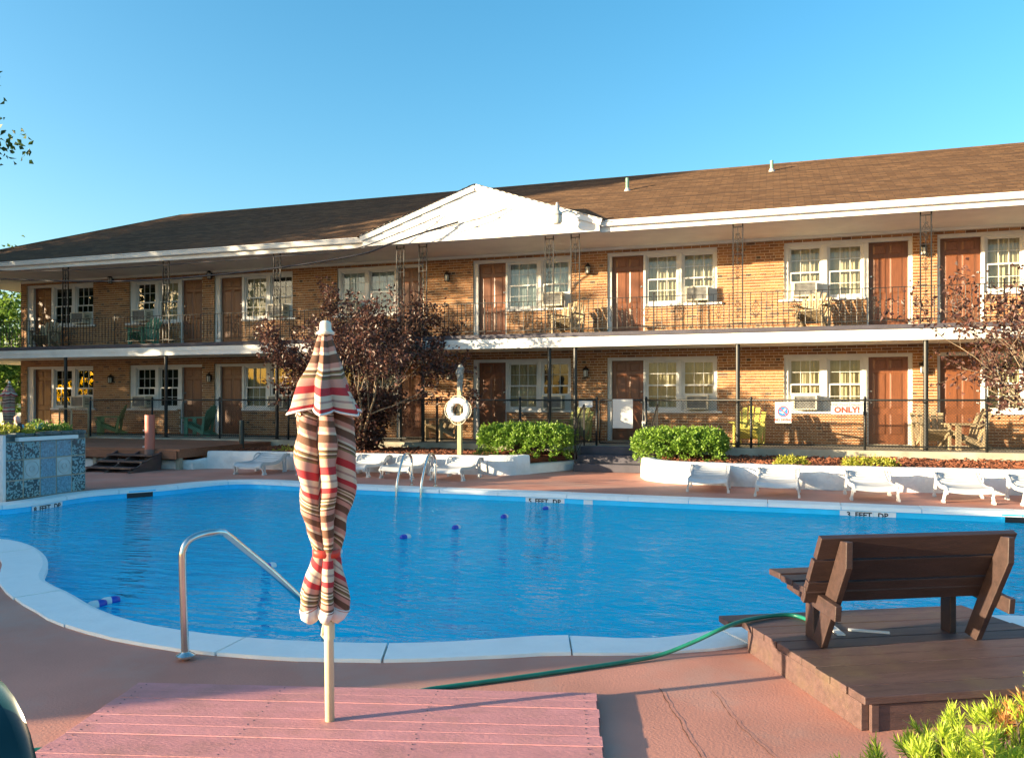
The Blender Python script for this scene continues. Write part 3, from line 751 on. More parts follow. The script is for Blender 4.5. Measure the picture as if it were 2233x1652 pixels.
slope('shingle_slope', Vector((XR+.6, 2*RY-EY+.1, EZ-.02)), Vector((-1,0,0)), upb, XR+.6-x0r, Lr, 0, hipt)
ule = Vector((RX0-x0r, 0, RZ-EZ+.04)); Ll = ule.length; ule.normalize()
slope('shingle_slope', Vector((x0r, 2*RY-EY+.1, EZ-.02)), Vector((0,-1,0)), ule, 2*(RY-EY+.1), Ll, (RY-EY+.1)/Ll, (RY-EY+.1)/Ll)
rc = MB(); rc.tube([(RX0,RY,RZ-.01),(XR+.6,RY,RZ-.01)], .05, 6); rc.tube([(x0r,EY-.1,EZ),(RX0,RY,RZ)], .045, 6); rc.build('ridge_cap', T['shingle'], roof_root)
# gable over the entrance
gx = (gl_+gr_)/2; GZ = aty(1045, EY, 413).z-.03; half = (gr_-gl_)/2
gb = MB(); gf = EY-.13
gbz, gez = 5.345, 5.56
npl = 6
for k in range(npl):                                # clapboards, each lapped over the one below
    za = gez-.10+(GZ-gez+.10)*k/npl; zb_ = gez-.10+(GZ-gez+.10)*(k+1)/npl
    def hw(z): return half*max(0., min(1., (GZ-z)/(GZ-gez)))
    a, b = hw(za), hw(zb_)
    m = MB(); m.add([(gx-a,gf-.026,za),(gx+a,gf-.026,za),(gx+b,gf,zb_),(gx-b,gf,zb_),(gx-a,gf+.03,za),(gx+a,gf+.03,za),(gx+b,gf+.03,zb_),(gx-b,gf+.03,zb_)],
          [(0,1,2,3),(5,4,7,6),(4,5,1,0),(1,5,6,2),(4,0,3,7),(3,2,6,7)])
    mbuild(m, 'clapboard', T['white'])
m = MB().box((gl_,gf-.02,gbz),(gr_,EY-.003,gez-.10)); mbuild(m, 'gable_beam', T['white'])
m = MB().box((gl_,gf+.03,gez-.10),(gr_,EY-.003,gez)); mbuild(m, 'gable_backing', T['white'])
for s in (-1, 1):                                   # rake boards and the small gable roof slopes
    e = Vector((gx+s*(half+.05), gf-.04, gez-.02)); t_ = Vector((gx, gf-.04, GZ+.045))
    mbuild(MB().bar(e, t_, .045, .15, up=(0,0,1)), 'rake_board', T['white'])
    yb = EY+(GZ-EZ)/p_+.3
    A = Vector((gx+s*(half+.12), gf-.1, gez+.01)); B = Vector((gx, gf-.1, GZ+.11))
    xd = Vector((0,1,0))*(-s); upv = (B-A).normalized(); org = A if s < 0 else A
    wdt = yb-(gf-.1)
    o = slope('gable_shingles', Vector((A.x, (gf-.1) if s > 0 else yb, A.z)) if False else Vector((A.x, yb if s < 0 else gf-.1, A.z)), Vector((0,-1,0)) if s < 0 else Vector((0,1,0)), upv, wdt, (B-A).length, 0, 0, rows=20)
# vent pipes on the roof
def roofz(y): return EZ+(y-EY)*p_
for vx, vy0, vy1, h in ((1683,375,350,.3),(1368,418,391,.36)):
    best = min((abs(aty(vx, y/100., vy0).z-roofz(y/100.)), y/100.) for y in range(1830,2340)); Y = best[1]; P = aty(vx, Y, vy0)
    mbuild(MB().tube([(P.x,P.y,roofz(Y)-.1),(P.x,P.y,roofz(Y)+h)], .045, 10), 'vent_pipe', T['greenpipe'])
    mbuild(MB().lathe([(.12,-.04),(.07,.05),(.05,.09)], 12, (P.x,P.y,roofz(Y))), 'pipe_flashing', T['greymetal'])
# yard lamp on the gable
P = aty(1215, EY-.55, 470); lp = bpy.data.objects.new('yard_lamp', None); COL.objects.link(lp)
tag(lp, 'pale cone shaped security lamp on an arm in front of the white gable', 'lamp'); lp.location = P
MB().lathe([(.0,-.19),(.09,-.185),(.115,-.14),(.118,-.02),(.10,0)], 18).build('lens', T['lampglass'], lp, smooth=True, auto=40)
MB().lathe([(.118,0),(.125,.02),(.10,.07),(.07,.10),(.055,.12),(.055,.20),(.045,.23),(.028,.235),(.028,.29),(.0,.30)], 18).build('housing', T['greymetal'], lp, smooth=True, auto=40)
MB().tube([(.05,.02,.05),(.2,.12,.12),(.32,.30,.10),(.36,.44,.03)], .02, 8).build('arm', T['white'], lp, smooth=True)
MB().box((.30,.40,-.06),(.42,.425,.12)).build('bracket', T['white'], lp)
# ground-floor posts and ornamental iron columns above them
colx = [143,362,604,873,922,1198,1254.5,1609,2019]
def scroll_pts(k, w, h):
    """one C scroll, spiralled at both ends"""
    pts = []
    for i in range(10):
        a = math.pi*1.5*(1-i/9); r = w*(.10+.16*i/9); pts.append((w*.50-.0+ -w*.22 + r*math.cos(a)*1.0, h*.30+r*math.sin(a)*1.0))
    return pts
def scroll_mesh(w, h, bar=True):
    m = MB(); r = .0055
    def curl(cx, cz, r0, a0, a1, n=9, shrink=.35):
        return [(cx+(r0*(1-(1-shrink)*i/(n-1)))*math.cos(a0+(a1-a0)*i/(n-1)), 0, cz+(r0*(1-(1-shrink)*i/(n-1)))*math.sin(a0+(a1-a0)*i/(n-1))) for i in range(n)]
    for sx in (-1, 1):
        for sz in (-1, 1):
            c1 = curl(w*.27, h*.13, w*.22, math.radians(250), math.radians(-60)+math.radians(0))
            stem = [(w*.02,0,h*.46),(w*.05,0,h*.38),(w*.16,0,h*.30),(w*.27,0,h*.22)]
            c2 = curl(w*.14, h*.40, w*.12, math.radians(-150), math.radians(150), 7)
            for c in (c1, c2, stem): m.tube([(sx*p[0], p[1], sz*p[2]) for p in c], r, 4, cap=False)
    if bar: m.tube([(0,0,-h*.5),(0,0,h*.5)], .006, 4)
    me = m.mesh('scroll'); me.materials.append(T['iron']); return me
sc_col = scroll_mesh(.18, .42, False); sc_rail = scroll_mesh(.20, .40, False)
twist = MB()
for k in range(12):
    z = .16+k*.03; a = .4+.9*k
    for q in range(2):
        an = a+q*math.pi; twist.obox((math.cos(an)*.003, math.sin(an)*.003, z), (.015,.015,.02), Matrix.Rotation(an,3,'Z'))
twist.box((-.006,-.006,0),(.006,.006,.70)); tw_me = twist.mesh('baluster'); tw_me.materials.append(T['iron'])
for vx in colx:
    x = aty(vx, FRONT+.12).x; y = FRONT+.12
    m = MB(); m.tube([(x,y,WALK),(x,y,2.80)], .047, 14); m.box((x-.075,y-.075,WALK-.004),(x+.075,y+.075,WALK+.012)); mbuild(m, 'support_post', T['vinyl'], smooth=True, auto=40)
    m = MB(); w = .10
    for s in (-1,1): m.box((x+s*w-.012,y-.012,FL2),(x+s*w+.012,y+.012,5.37))
    m.box((x-w,y-.01,5.29),(x+w,y+.01,5.31)); m.box((x-w,y-.008,4.70),(x+w,y+.008,4.715)); m.box((x-w,y-.008,3.20),(x+w,y+.008,3.215)); m.box((x-.006,y-.006,3.215),(x+.006,y+.006,4.70)); m.box((x-.006,y-.006,4.715),(x+.006,y+.006,5.29))
    c = mbuild(m, 'iron_column', T['iron'])
    for zz in (3.52, 4.36, 4.98): inst('scroll', sc_col, c, (x, y, zz))
# lanterns beside the doors
def lantern(vx, vy):
    P = aty(vx, WALL-.10, vy); m = MB()
    m.lathe([(.075,0),(.085,.012),(.05,.05),(.02,.075),(.012,.10)], 6, (P.x,P.y,P.z+.06)); m.lathe([(.05,-.012),(.055,0)], 6, (P.x,P.y,P.z-.11))
    for k in range(6):
        a = k*math.pi/3; m.box((P.x+.062*math.cos(a)-.005,P.y+.062*math.sin(a)-.005,P.z-.11),(P.x+.062*math.cos(a)+.005,P.y+.062*math.sin(a)+.005,P.z+.062))
    m.box((P.x-.045,WALL-.03,P.z-.06),(P.x+.045,WALL-.006,P.z+.1)); m.tube([(P.x,P.y,P.z+.14),(P.x,P.y+.04,P.z+.17),(P.x,WALL-.02,P.z+.07)], .01, 6)
    l = mbuild(m, 'wall_lantern', T['iron']); mbuild(MB().lathe([(.045,-.10),(.055,-.09),(.06,.055)], 6, (P.x,P.y,P.z)), 'lantern_glass', T['lampglass'], l)
for vx, vy in ((974,604),(1281,587),(2014,545),(1277,812),(978,820),(2013,803),(456,600),(455,824),(240,610),(240,827)): lantern(vx, vy)

# ================================================================ BALCONY RAILING
rail = thing('balcony_railing', 'black wrought iron balcony railing with scrolls along the upper floor', 'railing', (0,FRONT+.1,FL2))
RH = .76; xa, xb = -25.3, XR+.3
MB().box((xa,-.018,RH-.012),(xb,.018,RH)).build('top_rail', T['iron'], rail); MB().box((xa,-.01,.075),(xb,.01,.09)).build('bottom_rail', T['iron'], rail)
px = [aty(v, FRONT+.1).x for v in (250,486,720,1057,1425.7,1807,2190)]
gaps = [aty(v, FRONT+.1).x for v in colx]
me_post = MB().box((-.013,-.013,-.005),(.013,.013,RH+.04)).lathe([(.01,0),(.022,.015),(.016,.035),(.004,.05)], 8, (0,0,RH+.04)).mesh('post'); me_post.materials.append(T['iron'])
for x in px: inst('post', me_post, rail, (x,0,0))
x = -22.6; k = 0
while x < XR:
    if all(abs(x-p) > .06 for p in px) and all(abs(x-g) > .12 for g in gaps):
        if k % 7 == 3:
            inst('scroll', sc_rail, rail, (x,0,.40)); inst('bar', tw_me, rail, (x,.0,.05), scale=(.5,.5,1))
        elif not (k % 7 in ()): inst('baluster', tw_me, rail, (x,0,.05), (0,0,k*.7))
    x += .112; k += 1
# railing turning the corner beyond the brick end wall
rail2 = thing('balcony_railing', 'short end run of iron balcony railing past the brick corner at left', 'railing', (-25.3,FRONT+.2,FL2))
MB().box((-.018,0,RH-.012),(.018,9,RH)).build('top_rail', T['iron'], rail2); MB().box((-.01,0,.075),(.01,9,.09)).build('bottom_rail', T['iron'], rail2)
for k in range(40): inst('baluster', tw_me, rail2, (0,.1+k*.15,.05))

# ================================================================ CHAIN LINK FENCE
FY = 17.93; FZ0, FZ1 = WALK+.0, 1.55
def chain(m, x0, x1, z0, z1, pitch=.062, r=.0029):
    """crossing diagonal wires clipped to the panel, y = 0"""
    H = z1-z0
    for sgn in (1, -1):
        k0 = int((x0-H)/pitch)-1; k1 = int((x1+H)/pitch)+1
        for k in range(k0, k1):
            xs_ = k*pitch
            if sgn > 0: a = (xs_, z0); b = (xs_+H, z1)
            else: a = (xs_, z1); b = (xs_+H, z0)
            ax, az = a; bx, bz = b
            if bx <= x0 or ax >= x1: continue
            t0 = max(0, (x0-ax)/(bx-ax)); t1 = min(1, (x1-ax)/(bx-ax))
            p = (ax+(bx-ax)*t0, .004*sgn, az+(bz-az)*t0); q = (ax+(bx-ax)*t1, .004*sgn, az+(bz-az)*t1)
            m.tube([p, q], r, 3, cap=False)
    return m
def fence(x0, x1, postv, label, end=(True, True)):
    o = thing('chain_link_fence', label, 'fence', (x0, FY, 0)); L_ = x1-x0
    ps = [aty(v, FY).x-x0 for v in postv]
    me = MB().tube([(0,0,FZ0-.1),(0,0,FZ1)], .026, 10).lathe([(.03,0),(.034,.02),(.02,.05),(.0,.06)], 10, (0,0,FZ1)).mesh('post')
    me.materials.append(T['vinyl'])
    for p in me.polygons: p.use_smooth = True
    for p in ps: inst('post', me, o, (p,.0,0))
    MB().tube([(0,0,FZ1-.02),(L_,0,FZ1-.02)], .020, 8).build('top_rail', T['vinyl'], o, smooth=True)
    MB().tube([(0,0,FZ0+.09),(L_,0,FZ0+.09)], .016, 8).build('bottom_rail', T['vinyl'], o, smooth=True)
    w = chain(MB(), 0, L_, FZ0+.03, FZ1-.02).build('wire_mesh', T['vinyl'], o, kind='stuff'); w.location = (0,-.03,0)
    return o
gA, gB = aty(1301, FY).x, aty(1409, FY).x
xl_f = aty(197, FY).x
fence(xl_f, aty(700, FY).x, (197,332,479,629), 'black chain link fence behind the wooden deck at left')
fence(aty(700, FY).x+.01, gA, (760,953,1134,1301), 'black chain link fence between the purple tree and the gate')
fence(gB, XR, (1409,1638,1886,2152), 'black chain link fence right of the gate behind the signs')
# gate
gt = thing('chain_link_gate', 'narrow black chain link gate at the top of the entrance steps', 'gate', (gA+.07,FY,0)); gw = gB-gA-.14
m = MB(); m.tube([(0,0,FZ0+.06),(0,0,1.50),(.03,0,1.53),(gw-.03,0,1.53),(gw,0,1.50),(gw,0,FZ0+.06),(0,0,FZ0+.06)], .019, 8); m.build('gate_frame', T['vinyl'], gt, smooth=True)
chain(MB(), .01, gw-.01, FZ0+.07, 1.52).build('wire_mesh', T['vinyl'], gt, kind='stuff')
MB().box((gw-.02,-.05,1.0),(gw+.06,-.01,1.06)).box((gw-.01,-.07,.96),(gw+.01,-.05,1.02)).build('latch', T['greymetal'], gt)
# second gate by the wooden deck
xa_ = aty(133, 17.6).x
g2 = thing('chain_link_gate', 'small weathered chain link gate standing on the deck above the waterfall wall', 'gate', (xa_,17.55,0)); w2 = aty(196, 17.6).x-xa_
m = MB(); m.tube([(0,0,.5),(0,0,1.28),(w2,0,1.30),(w2,0,.5)], .024, 8); m.tube([(.42*w2,0,.5),(.42*w2,0,1.28)], .028, 8); m.tube([(.45*w2,0,1.17),(w2,0,1.18)], .015, 8); m.tube([(0,0,.55),(w2,0,.55)], .018, 8); m.build('gate_frame', T['weather'], g2, smooth=True)
chain(MB(), .01, w2-.01, .56, 1.27).build('wire_mesh', T['vinyl'], g2, kind='stuff')
# scrolled hand rails on both sides of the steps
for sx, lab in ((-4.03,'black scrolled iron stair handrail at the left side of the steps'),(-2.38,'black scrolled iron stair handrail at the right side of the steps')):
    o = thing('stair_handrail', lab, 'handrail', (sx,17.85,0))
    m = MB(); m.box((-.015,-.95,.17),(.015,-.92,1.0)); m.box((-.015,-.06,.5),(.015,-.03,1.42)); m.tube([(0,-1.02,.93),(0,-.93,1.02),(0,-.5,1.22),(0,-.05,1.43),(0,0,1.40)], .016, 6); m.tube([(0,-.93,.32),(0,-.05,.68)], .01, 6); m.build('rail_frame', T['iron'], o)
    for k in range(6):
        y = -.82+k*.13; z = .37+(y+.93)*.41; MB().box((-.006,y-.006,z),(.006,y+.006,1.02+(y+.93)*.46)).build('baluster', T['iron'], o)
    inst('scroll', sc_rail, o, (0,-.5,.86), (0,0,math.pi/2))
# ---- signs on the fence
def sign(v0, v1, vy0, vy1, label, yoff=-.06):
    a, b = aty(v0, FY+yoff, vy1), aty(v1, FY+yoff, vy0)
    o = thing('sign', label, 'sign', (a.x, FY+yoff, a.z)); w, h = b.x-a.x, b.z-a.z
    MB().box((0,-.004,0),(w,.004,h)).build('board', T['sign'], o, bevel=.003)
    return o, w, h
RX = (math.pi/2,0,0)
sign(1336, 1380, 870, 933, 'large blank white board hung on the entrance gate')
sign(1262, 1292, 874, 888, 'small blank white board on the fence left of the gate')
o, w, h = sign(1690, 1726, 876, 922, 'white NO DIVING sign with round blue and red emblem on the fence')
m = MB(); n = 24
m.add([(w/2+.17*w*2*.98*math.cos(2*math.pi*k/n)*.9, -.0055, h*.55+.17*w*2*.9*math.sin(2*math.pi*k/n)) for k in range(n)], [tuple(reversed(range(n)))]); m.build('emblem', T['blueprint'], o)
m = MB(); R0 = w*.31
m.tube([(w/2+R0*math.cos(2*math.pi*k/n), -.006, h*.55+R0*math.sin(2*math.pi*k/n)) for k in range(n)], .008, 4, closed=True); m.obox((w/2,-.0075,h*.55),(R0*1.9,.003,.018), Matrix.Rotation(math.radians(45),3,'Y')); m.build('prohibition_ring', T['redpaint'], o)
m = MB(); m.obox((w/2+.01,-.0072,h*.57),(.035,.002,R0*1.2), Matrix.Rotation(math.radians(35),3,'Y')); m.obox((w/2-.02,-.0071,h*.50),(R0*1.1,.002,.02), Matrix.Rotation(math.radians(12),3,'Y')); m.build('diver_figure', T['sign'], o)
text('NO DIVING', .066, T['redpaint'], o, (w/2,-.0055,h*.15), RX, bold=.03)
m = MB(); m.box((w*.14,-.006,h*.88),(w*.86,-.005,h*.895)); m.box((w*.3,-.006,h*.82),(w*.8,-.005,h*.835)); m.build('heading_line', T['redpaint'], o)
o, w, h = sign(1812, 1882, 876, 903, 'white USE Pool Diapers ONLY! sign on the fence below the window')
text('USE Pool Diapers', .086, T['greyprint'], o, (w*.5,-.0055,h*.78), RX, bold=.02); text('ONLY!', .165, T['redpaint'], o, (w*.5,-.0055,h*.34), RX, bold=.045)

# ================================================================ ADIRONDACK CHAIRS
def adirondack(mat):
    """local frame: faces -y, origin on the floor under the seat"""
    parts = []
    m = MB
    for s in (-1,1):
        parts.append(('front_leg', m().box((s*.27-.02,-.30,0),(s*.27+.02,-.20,.52)), None))
        parts.append(('side_rail', m().bar((s*.235,-.32,.36),(s*.235,.42,.02), .03, .10), None))
        parts.append(('arm', m().prism([(s*.23,-.36),(s*.38,-.36),(s*.38,-.1),(s*.33,.30),(s*.25,.30),(s*.23,-.1)], .52, .545), None))
        parts.append(('rear_leg', m().bar((s*.30,.22,.02),(s*.31,.28,.52), .03, .07), None))
    for k in range(5):
        t = k/4; y = -.32+.44*t; z = .385-.20*t
        parts.append(('seat_slat', m().obox((0,y,z),(.52,.105,.02), Matrix.Rotation(-.42,3,'X')), None))
    for k in range(5):
        a = (k-2)*.06; x0 = (k-2)*.106; h = .78-.022*(k-2)**2*1.6
        p = Vector((x0,.14,.17)); d = Vector((math.sin(a), .42, 1)).normalized()
        parts.append(('back_slat', m().bar(p, p+d*h, .104, .02, up=(0,-1,.42)), None))
    parts.append(('back_brace', m().obox((0,.335,.53),(.56,.03,.07)), None))
    return [(n_, mb.mesh(n_)) for n_, mb, _ in parts]
proto = {}
def chair(mk, loc, rz, label, cat='chair'):
    if mk not in proto:
        proto[mk] = adirondack(mk)
        for _, me in proto[mk]: me.materials.append(T[mk])
    o = thing('adirondack_chair', label, cat, loc, rz, 'slatted chairs outside the rooms')
    for n_, me in proto[mk]: inst(n_, me, o)
    return o
def cpos(vx, Y, z): return (aty(vx, Y).x, Y, z)
R_ = math.radians
chair('weather', cpos(98, 19.2, FL2), R_(20), 'chair on the balcony beside the leftmost upstairs door')
chair('greench', cpos(313, 19.2, FL2), R_(-8), 'green slatted chair on the balcony at the second window pair')
chair('weather', cpos(1237, 19.2, FL2), R_(-15), 'weathered slatted chair on the balcony left of the red-brown door under the gable')
chair('weather', cpos(1772, 19.2, FL2), R_(-18), 'weathered slatted chair on the balcony below the upper window at right')
chair('olivech', cpos(240, 18.9, WALK), R_(-55), 'pale slatted chair tilted in a sun patch behind the fence at far left')
chair('greench', cpos(434, 18.9, WALK), R_(-75), 'dark green slatted chair seen side-on behind the fence at left')
chair('weather', cpos(962, 19.0, WALK), R_(-25), 'weathered slatted chair behind the life ring post')
chair('olivech', cpos(1252, 18.95, WALK), R_(-20), 'olive slatted chair behind the small blank board by the gate')
chair('yellowch', cpos(1632, 18.8, WALK), R_(-8), 'bright yellow slatted chair behind the fence left of the no diving sign')
chair('weather', cpos(2032, 18.9, WALK), R_(6), 'tan slatted chair facing the pool behind the fence at right')
chair('weather', cpos(2105, 18.75, WALK), R_(-78), 'tan slatted chair turned side-on at the right end of the walkway')

# ================================================================ SUN LOUNGERS
def lounger_parts():
    prof = [(-.14,.185),(-.08,.235),(0,.245),(.15,.235),(.3,.228),(.45,.232),(.6,.255),(.72,.30),(.82,.355),(.92,.375),(1.02,.37)]
    out = []; W2 = .32
    def surf(y):
        for (a, za), (b, zb) in zip(prof, prof[1:]):
            if a <= y <= b: return za+(zb-za)*(y-a)/(b-a)
        return prof[-1][1]
    # bed sheet, sagging across
    mb = MB(); nx = 9; vv = []; n = len(prof)
    for y, z in prof:
        for i in range(nx):
            x = -W2+.03+(2*W2-.06)*i/(nx-1); sag = -.022*(1-(2*i/(nx-1)-1)**2); vv.append((x,y,z+sag))
    for y, z in prof:
        for i in range(nx):
            x = -W2+.03+(2*W2-.06)*i/(nx-1); sag = -.022*(1-(2*i/(nx-1)-1)**2); vv.append((x,y,z+sag-.016))
    fs = []; N_ = n*nx
    for j in range(n-1):
        for i in range(nx-1):
            a = j*nx+i; fs += [(a,a+1,a+nx+1,a+nx),(N_+a,N_+a+nx,N_+a+nx+1,N_+a+1)]
    for i in range(nx-1): fs += [(i,N_+i,N_+i+1,i+1),((n-1)*nx+i,(n-1)*nx+i+1,N_+(n-1)*nx+i+1,N_+(n-1)*nx+i)]
    mb.add(vv, fs); out.append(('seat', mb, True))
    # raised slats across the back half
    for k in range(7):
        y = .56+k*.07; z = surf(y); mb = MB(); vv = []
        for i in range(nx):
            x = -W2+.05+(2*W2-.1)*i/(nx-1); sag = -.022*(1-(2*i/(nx-1)-1)**2)
            vv += [(x,y-.022,surf(y-.022)+sag+.002),(x,y+.022,surf(y+.022)+sag+.002),(x,y+.018,surf(y+.018)+sag+.012),(x,y-.018,surf(y-.018)+sag+.012)]
        fs = []
        for i in range(nx-1):
            for e in range(4): e2 = (e+1) % 4; fs.append((i*4+e,i*4+4+e,i*4+4+e2,i*4+e2))
        mb.add(vv, fs+[(0,1,2,3),((nx-1)*4+3,(nx-1)*4+2,(nx-1)*4+1,(nx-1)*4)]); out.append(('slat', mb, False))
    for s in (-1,1):
        mb = MB(); vv = []
        for y, z in prof:
            vv += [(s*(W2-.035),y,z-.05),(s*W2,y,z-.05),(s*(W2+.004),y,z-.01),(s*(W2-.01),y,z+.012),(s*(W2-.032),y,z+.008)]
        fs = []
        for i in range(n-1):
            for e in range(5): e2 = (e+1) % 5; fs.append((i*5+e,i*5+5+e,i*5+5+e2,i*5+e2) if s < 0 else (i*5+e2,i*5+5+e2,i*5+5+e,i*5+e))
        fs += [(0,1,2,3,4),tuple((n-1)*5+e for e in (4,3,2,1,0))]; mb.add(vv, fs); out.append(('side_rail', mb, True))
        for y0, top, dy in ((-.03,.21,.02),(.80,.31,-.03)):
            # U-shaped resin leg: two struts and a foot
            mb = MB(); x1 = s*(W2-.02); x2 = s*(W2+.012)
            for a, b in (((y0-.06),(y0-.035+dy)),((y0+.06),(y0+.035+dy))):
                mb.bar((x1,a,top),(x2,b,.03), .024, .026, up=(1,0,0))
            mb.bar((x2,y0-.065+dy,.018),(x2,y0+.065+dy,.018), .04, .036); out.append(('leg', mb, False))
        # raised hump (folded arm bracket) beside the back
        mb = MB(); mb.tube([(s*(W2+.0),.60,.25),(s*(W2+.012),.66,.33),(s*(W2+.014),.74,.378),(s*(W2+.012),.86,.385),(s*(W2+.006),.95,.35),(s*W2,.98,.30)], .014, 8); out.append(('arm', mb, True))
    return out
lp_ = []
for n_, mb, sm in lounger_parts():
    me = mb.mesh(n_); me.materials.append(T['resin'])
    if sm:
        for p in me.polygons: p.use_smooth = True
        me.set_sharp_from_angle(angle=math.radians(45))
    lp_.append((n_, me))
def lounger(p, rz, label):
    o = thing('sun_lounger', label, 'lounger', (p.x, p.y, 0), rz, 'white resin loungers around the pool')
    for n_, me in lp_: inst(n_, me, o)
    return o
def mid(a, b): return (at(*a)+at(*b))/2
zb2 = lambda x, y: (465.2+x*.3125, 953.7+y*.3125)
def left_l(x, y, lab, rz=0):
    p = at(*zb2(x, y)); return lounger(p+Vector((-.33,.02,0)), rz, lab)
left_l(350, 262, 'white resin lounger at the left end of the left row', R_(3))
left_l(792, 270, 'white resin lounger mostly hidden behind the closed striped umbrella', R_(2))
left_l(1082, 278, 'white resin lounger just right of the closed striped umbrella', R_(-2))
left_l(1385, 290, 'white resin lounger behind the pool ladder rails', R_(-1))
left_l(1745, 303, 'white resin lounger at the right end of the left row by the corner block', R_(-3))
lounger(mid((1504,1070.5),(1583.6,1074)), R_(1), 'white resin lounger nearest the entrance steps in the right row')
lounger(mid((1651,1079.6),(1739,1085.6)), R_(-2), 'white resin lounger second from the steps in the right row')
lounger(mid((1860,1089),(1955.6,1093)), R_(2), 'white resin lounger third from the steps above the 3 feet marking')
lounger(mid((2061,1095),(2162.5,1099)), R_(-1), 'white resin lounger fourth from the steps in the right row')
lounger(mid((2232,1102),(2345,1106)), R_(1), 'white resin lounger cut off by the right edge of the picture')

# ================================================================ LIFE RING POST
P = aty(1003, 15.86, 990); o = thing('rescue_post', 'square wooden post with a wrapped knobbly top in the mulch bed', 'post', (P.x, P.y, .3))
MB().box((-.045,-.045,-.02),(.045,.045,1.45)).build('post', T['postwood'], o, bevel=.006)
m = MB(); m.tube([(0,0,1.42),(.0,0,1.55),(.01,0,1.70),(-.01,0,1.80),(.02,.0,1.90),(.0,0,1.98)], [.05,.062,.068,.085,.08,.03], 9)
for v in range(len(m.v)): m.v[v] = tuple(c+random.uniform(-.014,.014) for c in m.v[v])
m.build('wrapped_top', pmat('grey_wrap', (.22,.22,.20), .6, .5, 14, .5, 30), o)
MB().tube([(0,-.05,.98),(0,-.12,.98),(0,-.14,1.02)], .01, 6).build('hook', T['iron'], o)
rp_ = aty(999, 15.74, 893); rg = thing('life_ring', 'white life ring with grab rope hanging on the wooden post', 'life ring', rp_)
m = MB(); n = 40; vv = []; fs = []
for i in range(n):
    a = 2*math.pi*i/n
    for j in range(12):
        b = 2*math.pi*j/12; r = .195+.068*math.cos(b); vv.append((r*math.cos(a), .045*math.sin(b), r*math.sin(a)))
for i in range(n):
    for j in range(12):
        fs.append((i*12+j, ((i+1)%n)*12+j, ((i+1)%n)*12+(j+1)%12, i*12+(j+1)%12))
m.add(vv, fs); m.build('ring', T['white'], rg, smooth=True)
m = MB(); pts = []
for q in range(4):
    a0 = math.radians(45+90*q)
    for j in range(8):
        t = j/8; a = a0+math.pi/2*t; r = .265+.035*math.sin(math.pi*t); pts.append((r*math.cos(a), -.01, r*math.sin(a)-(.02*math.sin(math.pi*t) if math.sin(a) < 0 else 0)))
m.tube(pts, .007, 5, closed=True); m.build('grab_rope', T['capwhite'], rg)
m = MB()
for q in range(4):
    a = math.radians(45+90*q); R = Matrix.Rotation(-a, 3, 'Y'); m.obox((.195*math.cos(a),0,.195*math.sin(a)),(.15,.104,.05), R)
m.build('band', T['sign'], rg, bevel=.02)

# ================================================================ WOODEN DECK, STEPS, POSTS AT LEFT
DZ = .457
wd = thing('wooden_deck', 'raised reddish wooden deck in front of the walkway at left', 'deck', (-12.3,14.45,0))
m = MB(); me = MB().box((-7.6,-.068,-.036),(0,.068,0)).mesh('plank'); me.materials.append(T['deckwood'])
for k in range(24): inst('plank', me, wd, (random.uniform(-.02,.01), .07+k*.1415, DZ+random.uniform(-.002,.002)))
MB().box((-7.5,-.04,.24),(-.05,.0,DZ-.04)).build('front_fascia', T['deckwood'], wd, bevel=.004)
MB().box((-.05,.002,.26),(-.01,3.38,DZ-.04)).build('side_fascia', T['deckwood'], wd, bevel=.004)
for x_ in (-.1,-2.4,-4.8,-7.2): MB().box((x_-.05,.06,0),(x_+.05,.16,.26)).build('footing', T['concrete'], wd)
s = thing('deck_steps', 'three open brown wooden steps down from the deck', 'steps', (-13.35,14.40,0))
for k, (y, z) in enumerate(((-.15,.34),(-.45,.225),(-.75,.11))):
    for q in (0,1): MB().box((-.62,y-.135+q*.14,z-.035),(.62,y-.005+q*.14,z)).build('tread', T['brown'], s, bevel=.004)
for x_ in (-.60,0,.60): MB().prism([(0,0),(0,.40),(-.25,.30),(-.98,.0)], -.02, .02).build('stringer', T['brown'], s).matrix_local = Matrix.Translation((x_,0,0)) @ Matrix(((0,0,1,0),(1,0,0,0),(0,1,0,0),(0,0,0,1)))
P = at(328, 1023); o = thing('salmon_post', 'thick round salmon pink post standing at the deck steps', 'post', (P.x, P.y-.02, 0))
MB().tube([(0,0,.45),(0,0,1.20)], .105, 20).build('upper_post', T['pinkpost'], o, smooth=True, auto=40); MB().tube([(0,0,0),(0,0,.448)], .108, 20).build('lower_post', pmat('grey_pink', (.22,.13,.11), .7, .2, 5), o, smooth=True, auto=40)
m = MB(); [m.tube([(-.10,-.04,z),(-.135,-.06,z)], .018, 8) for z in (.50,.72,.86)]; m.build('knob', T['white'], o)
P = aty(538, 16.9, 967); o = thing('bollard', 'short dark pipe bollard at the right end of the wooden deck', 'bollard', (P.x, P.y-.2, .34))
MB().tube([(0,0,0),(0,0,.66)], .06, 16).lathe([(.063,0),(.05,.03),(.0,.04)], 16, (0,0,.66)).build('pipe', pmat('dark_pipe', (.05,.06,.05), .5, .3, 8), o, smooth=True, auto=40)
MB().lathe([(.1,0),(.1,.012),(.062,.02)], 16).build('base_flange', T['iron'], o)
lowwall('planter_wall', [(-15.2,14.62),(-13.6,14.66),(-12.2,14.75),(-12.08,15.1)], .14, [.2,.2,.2,.24], 'low white wall footing seen beneath the wooden deck')

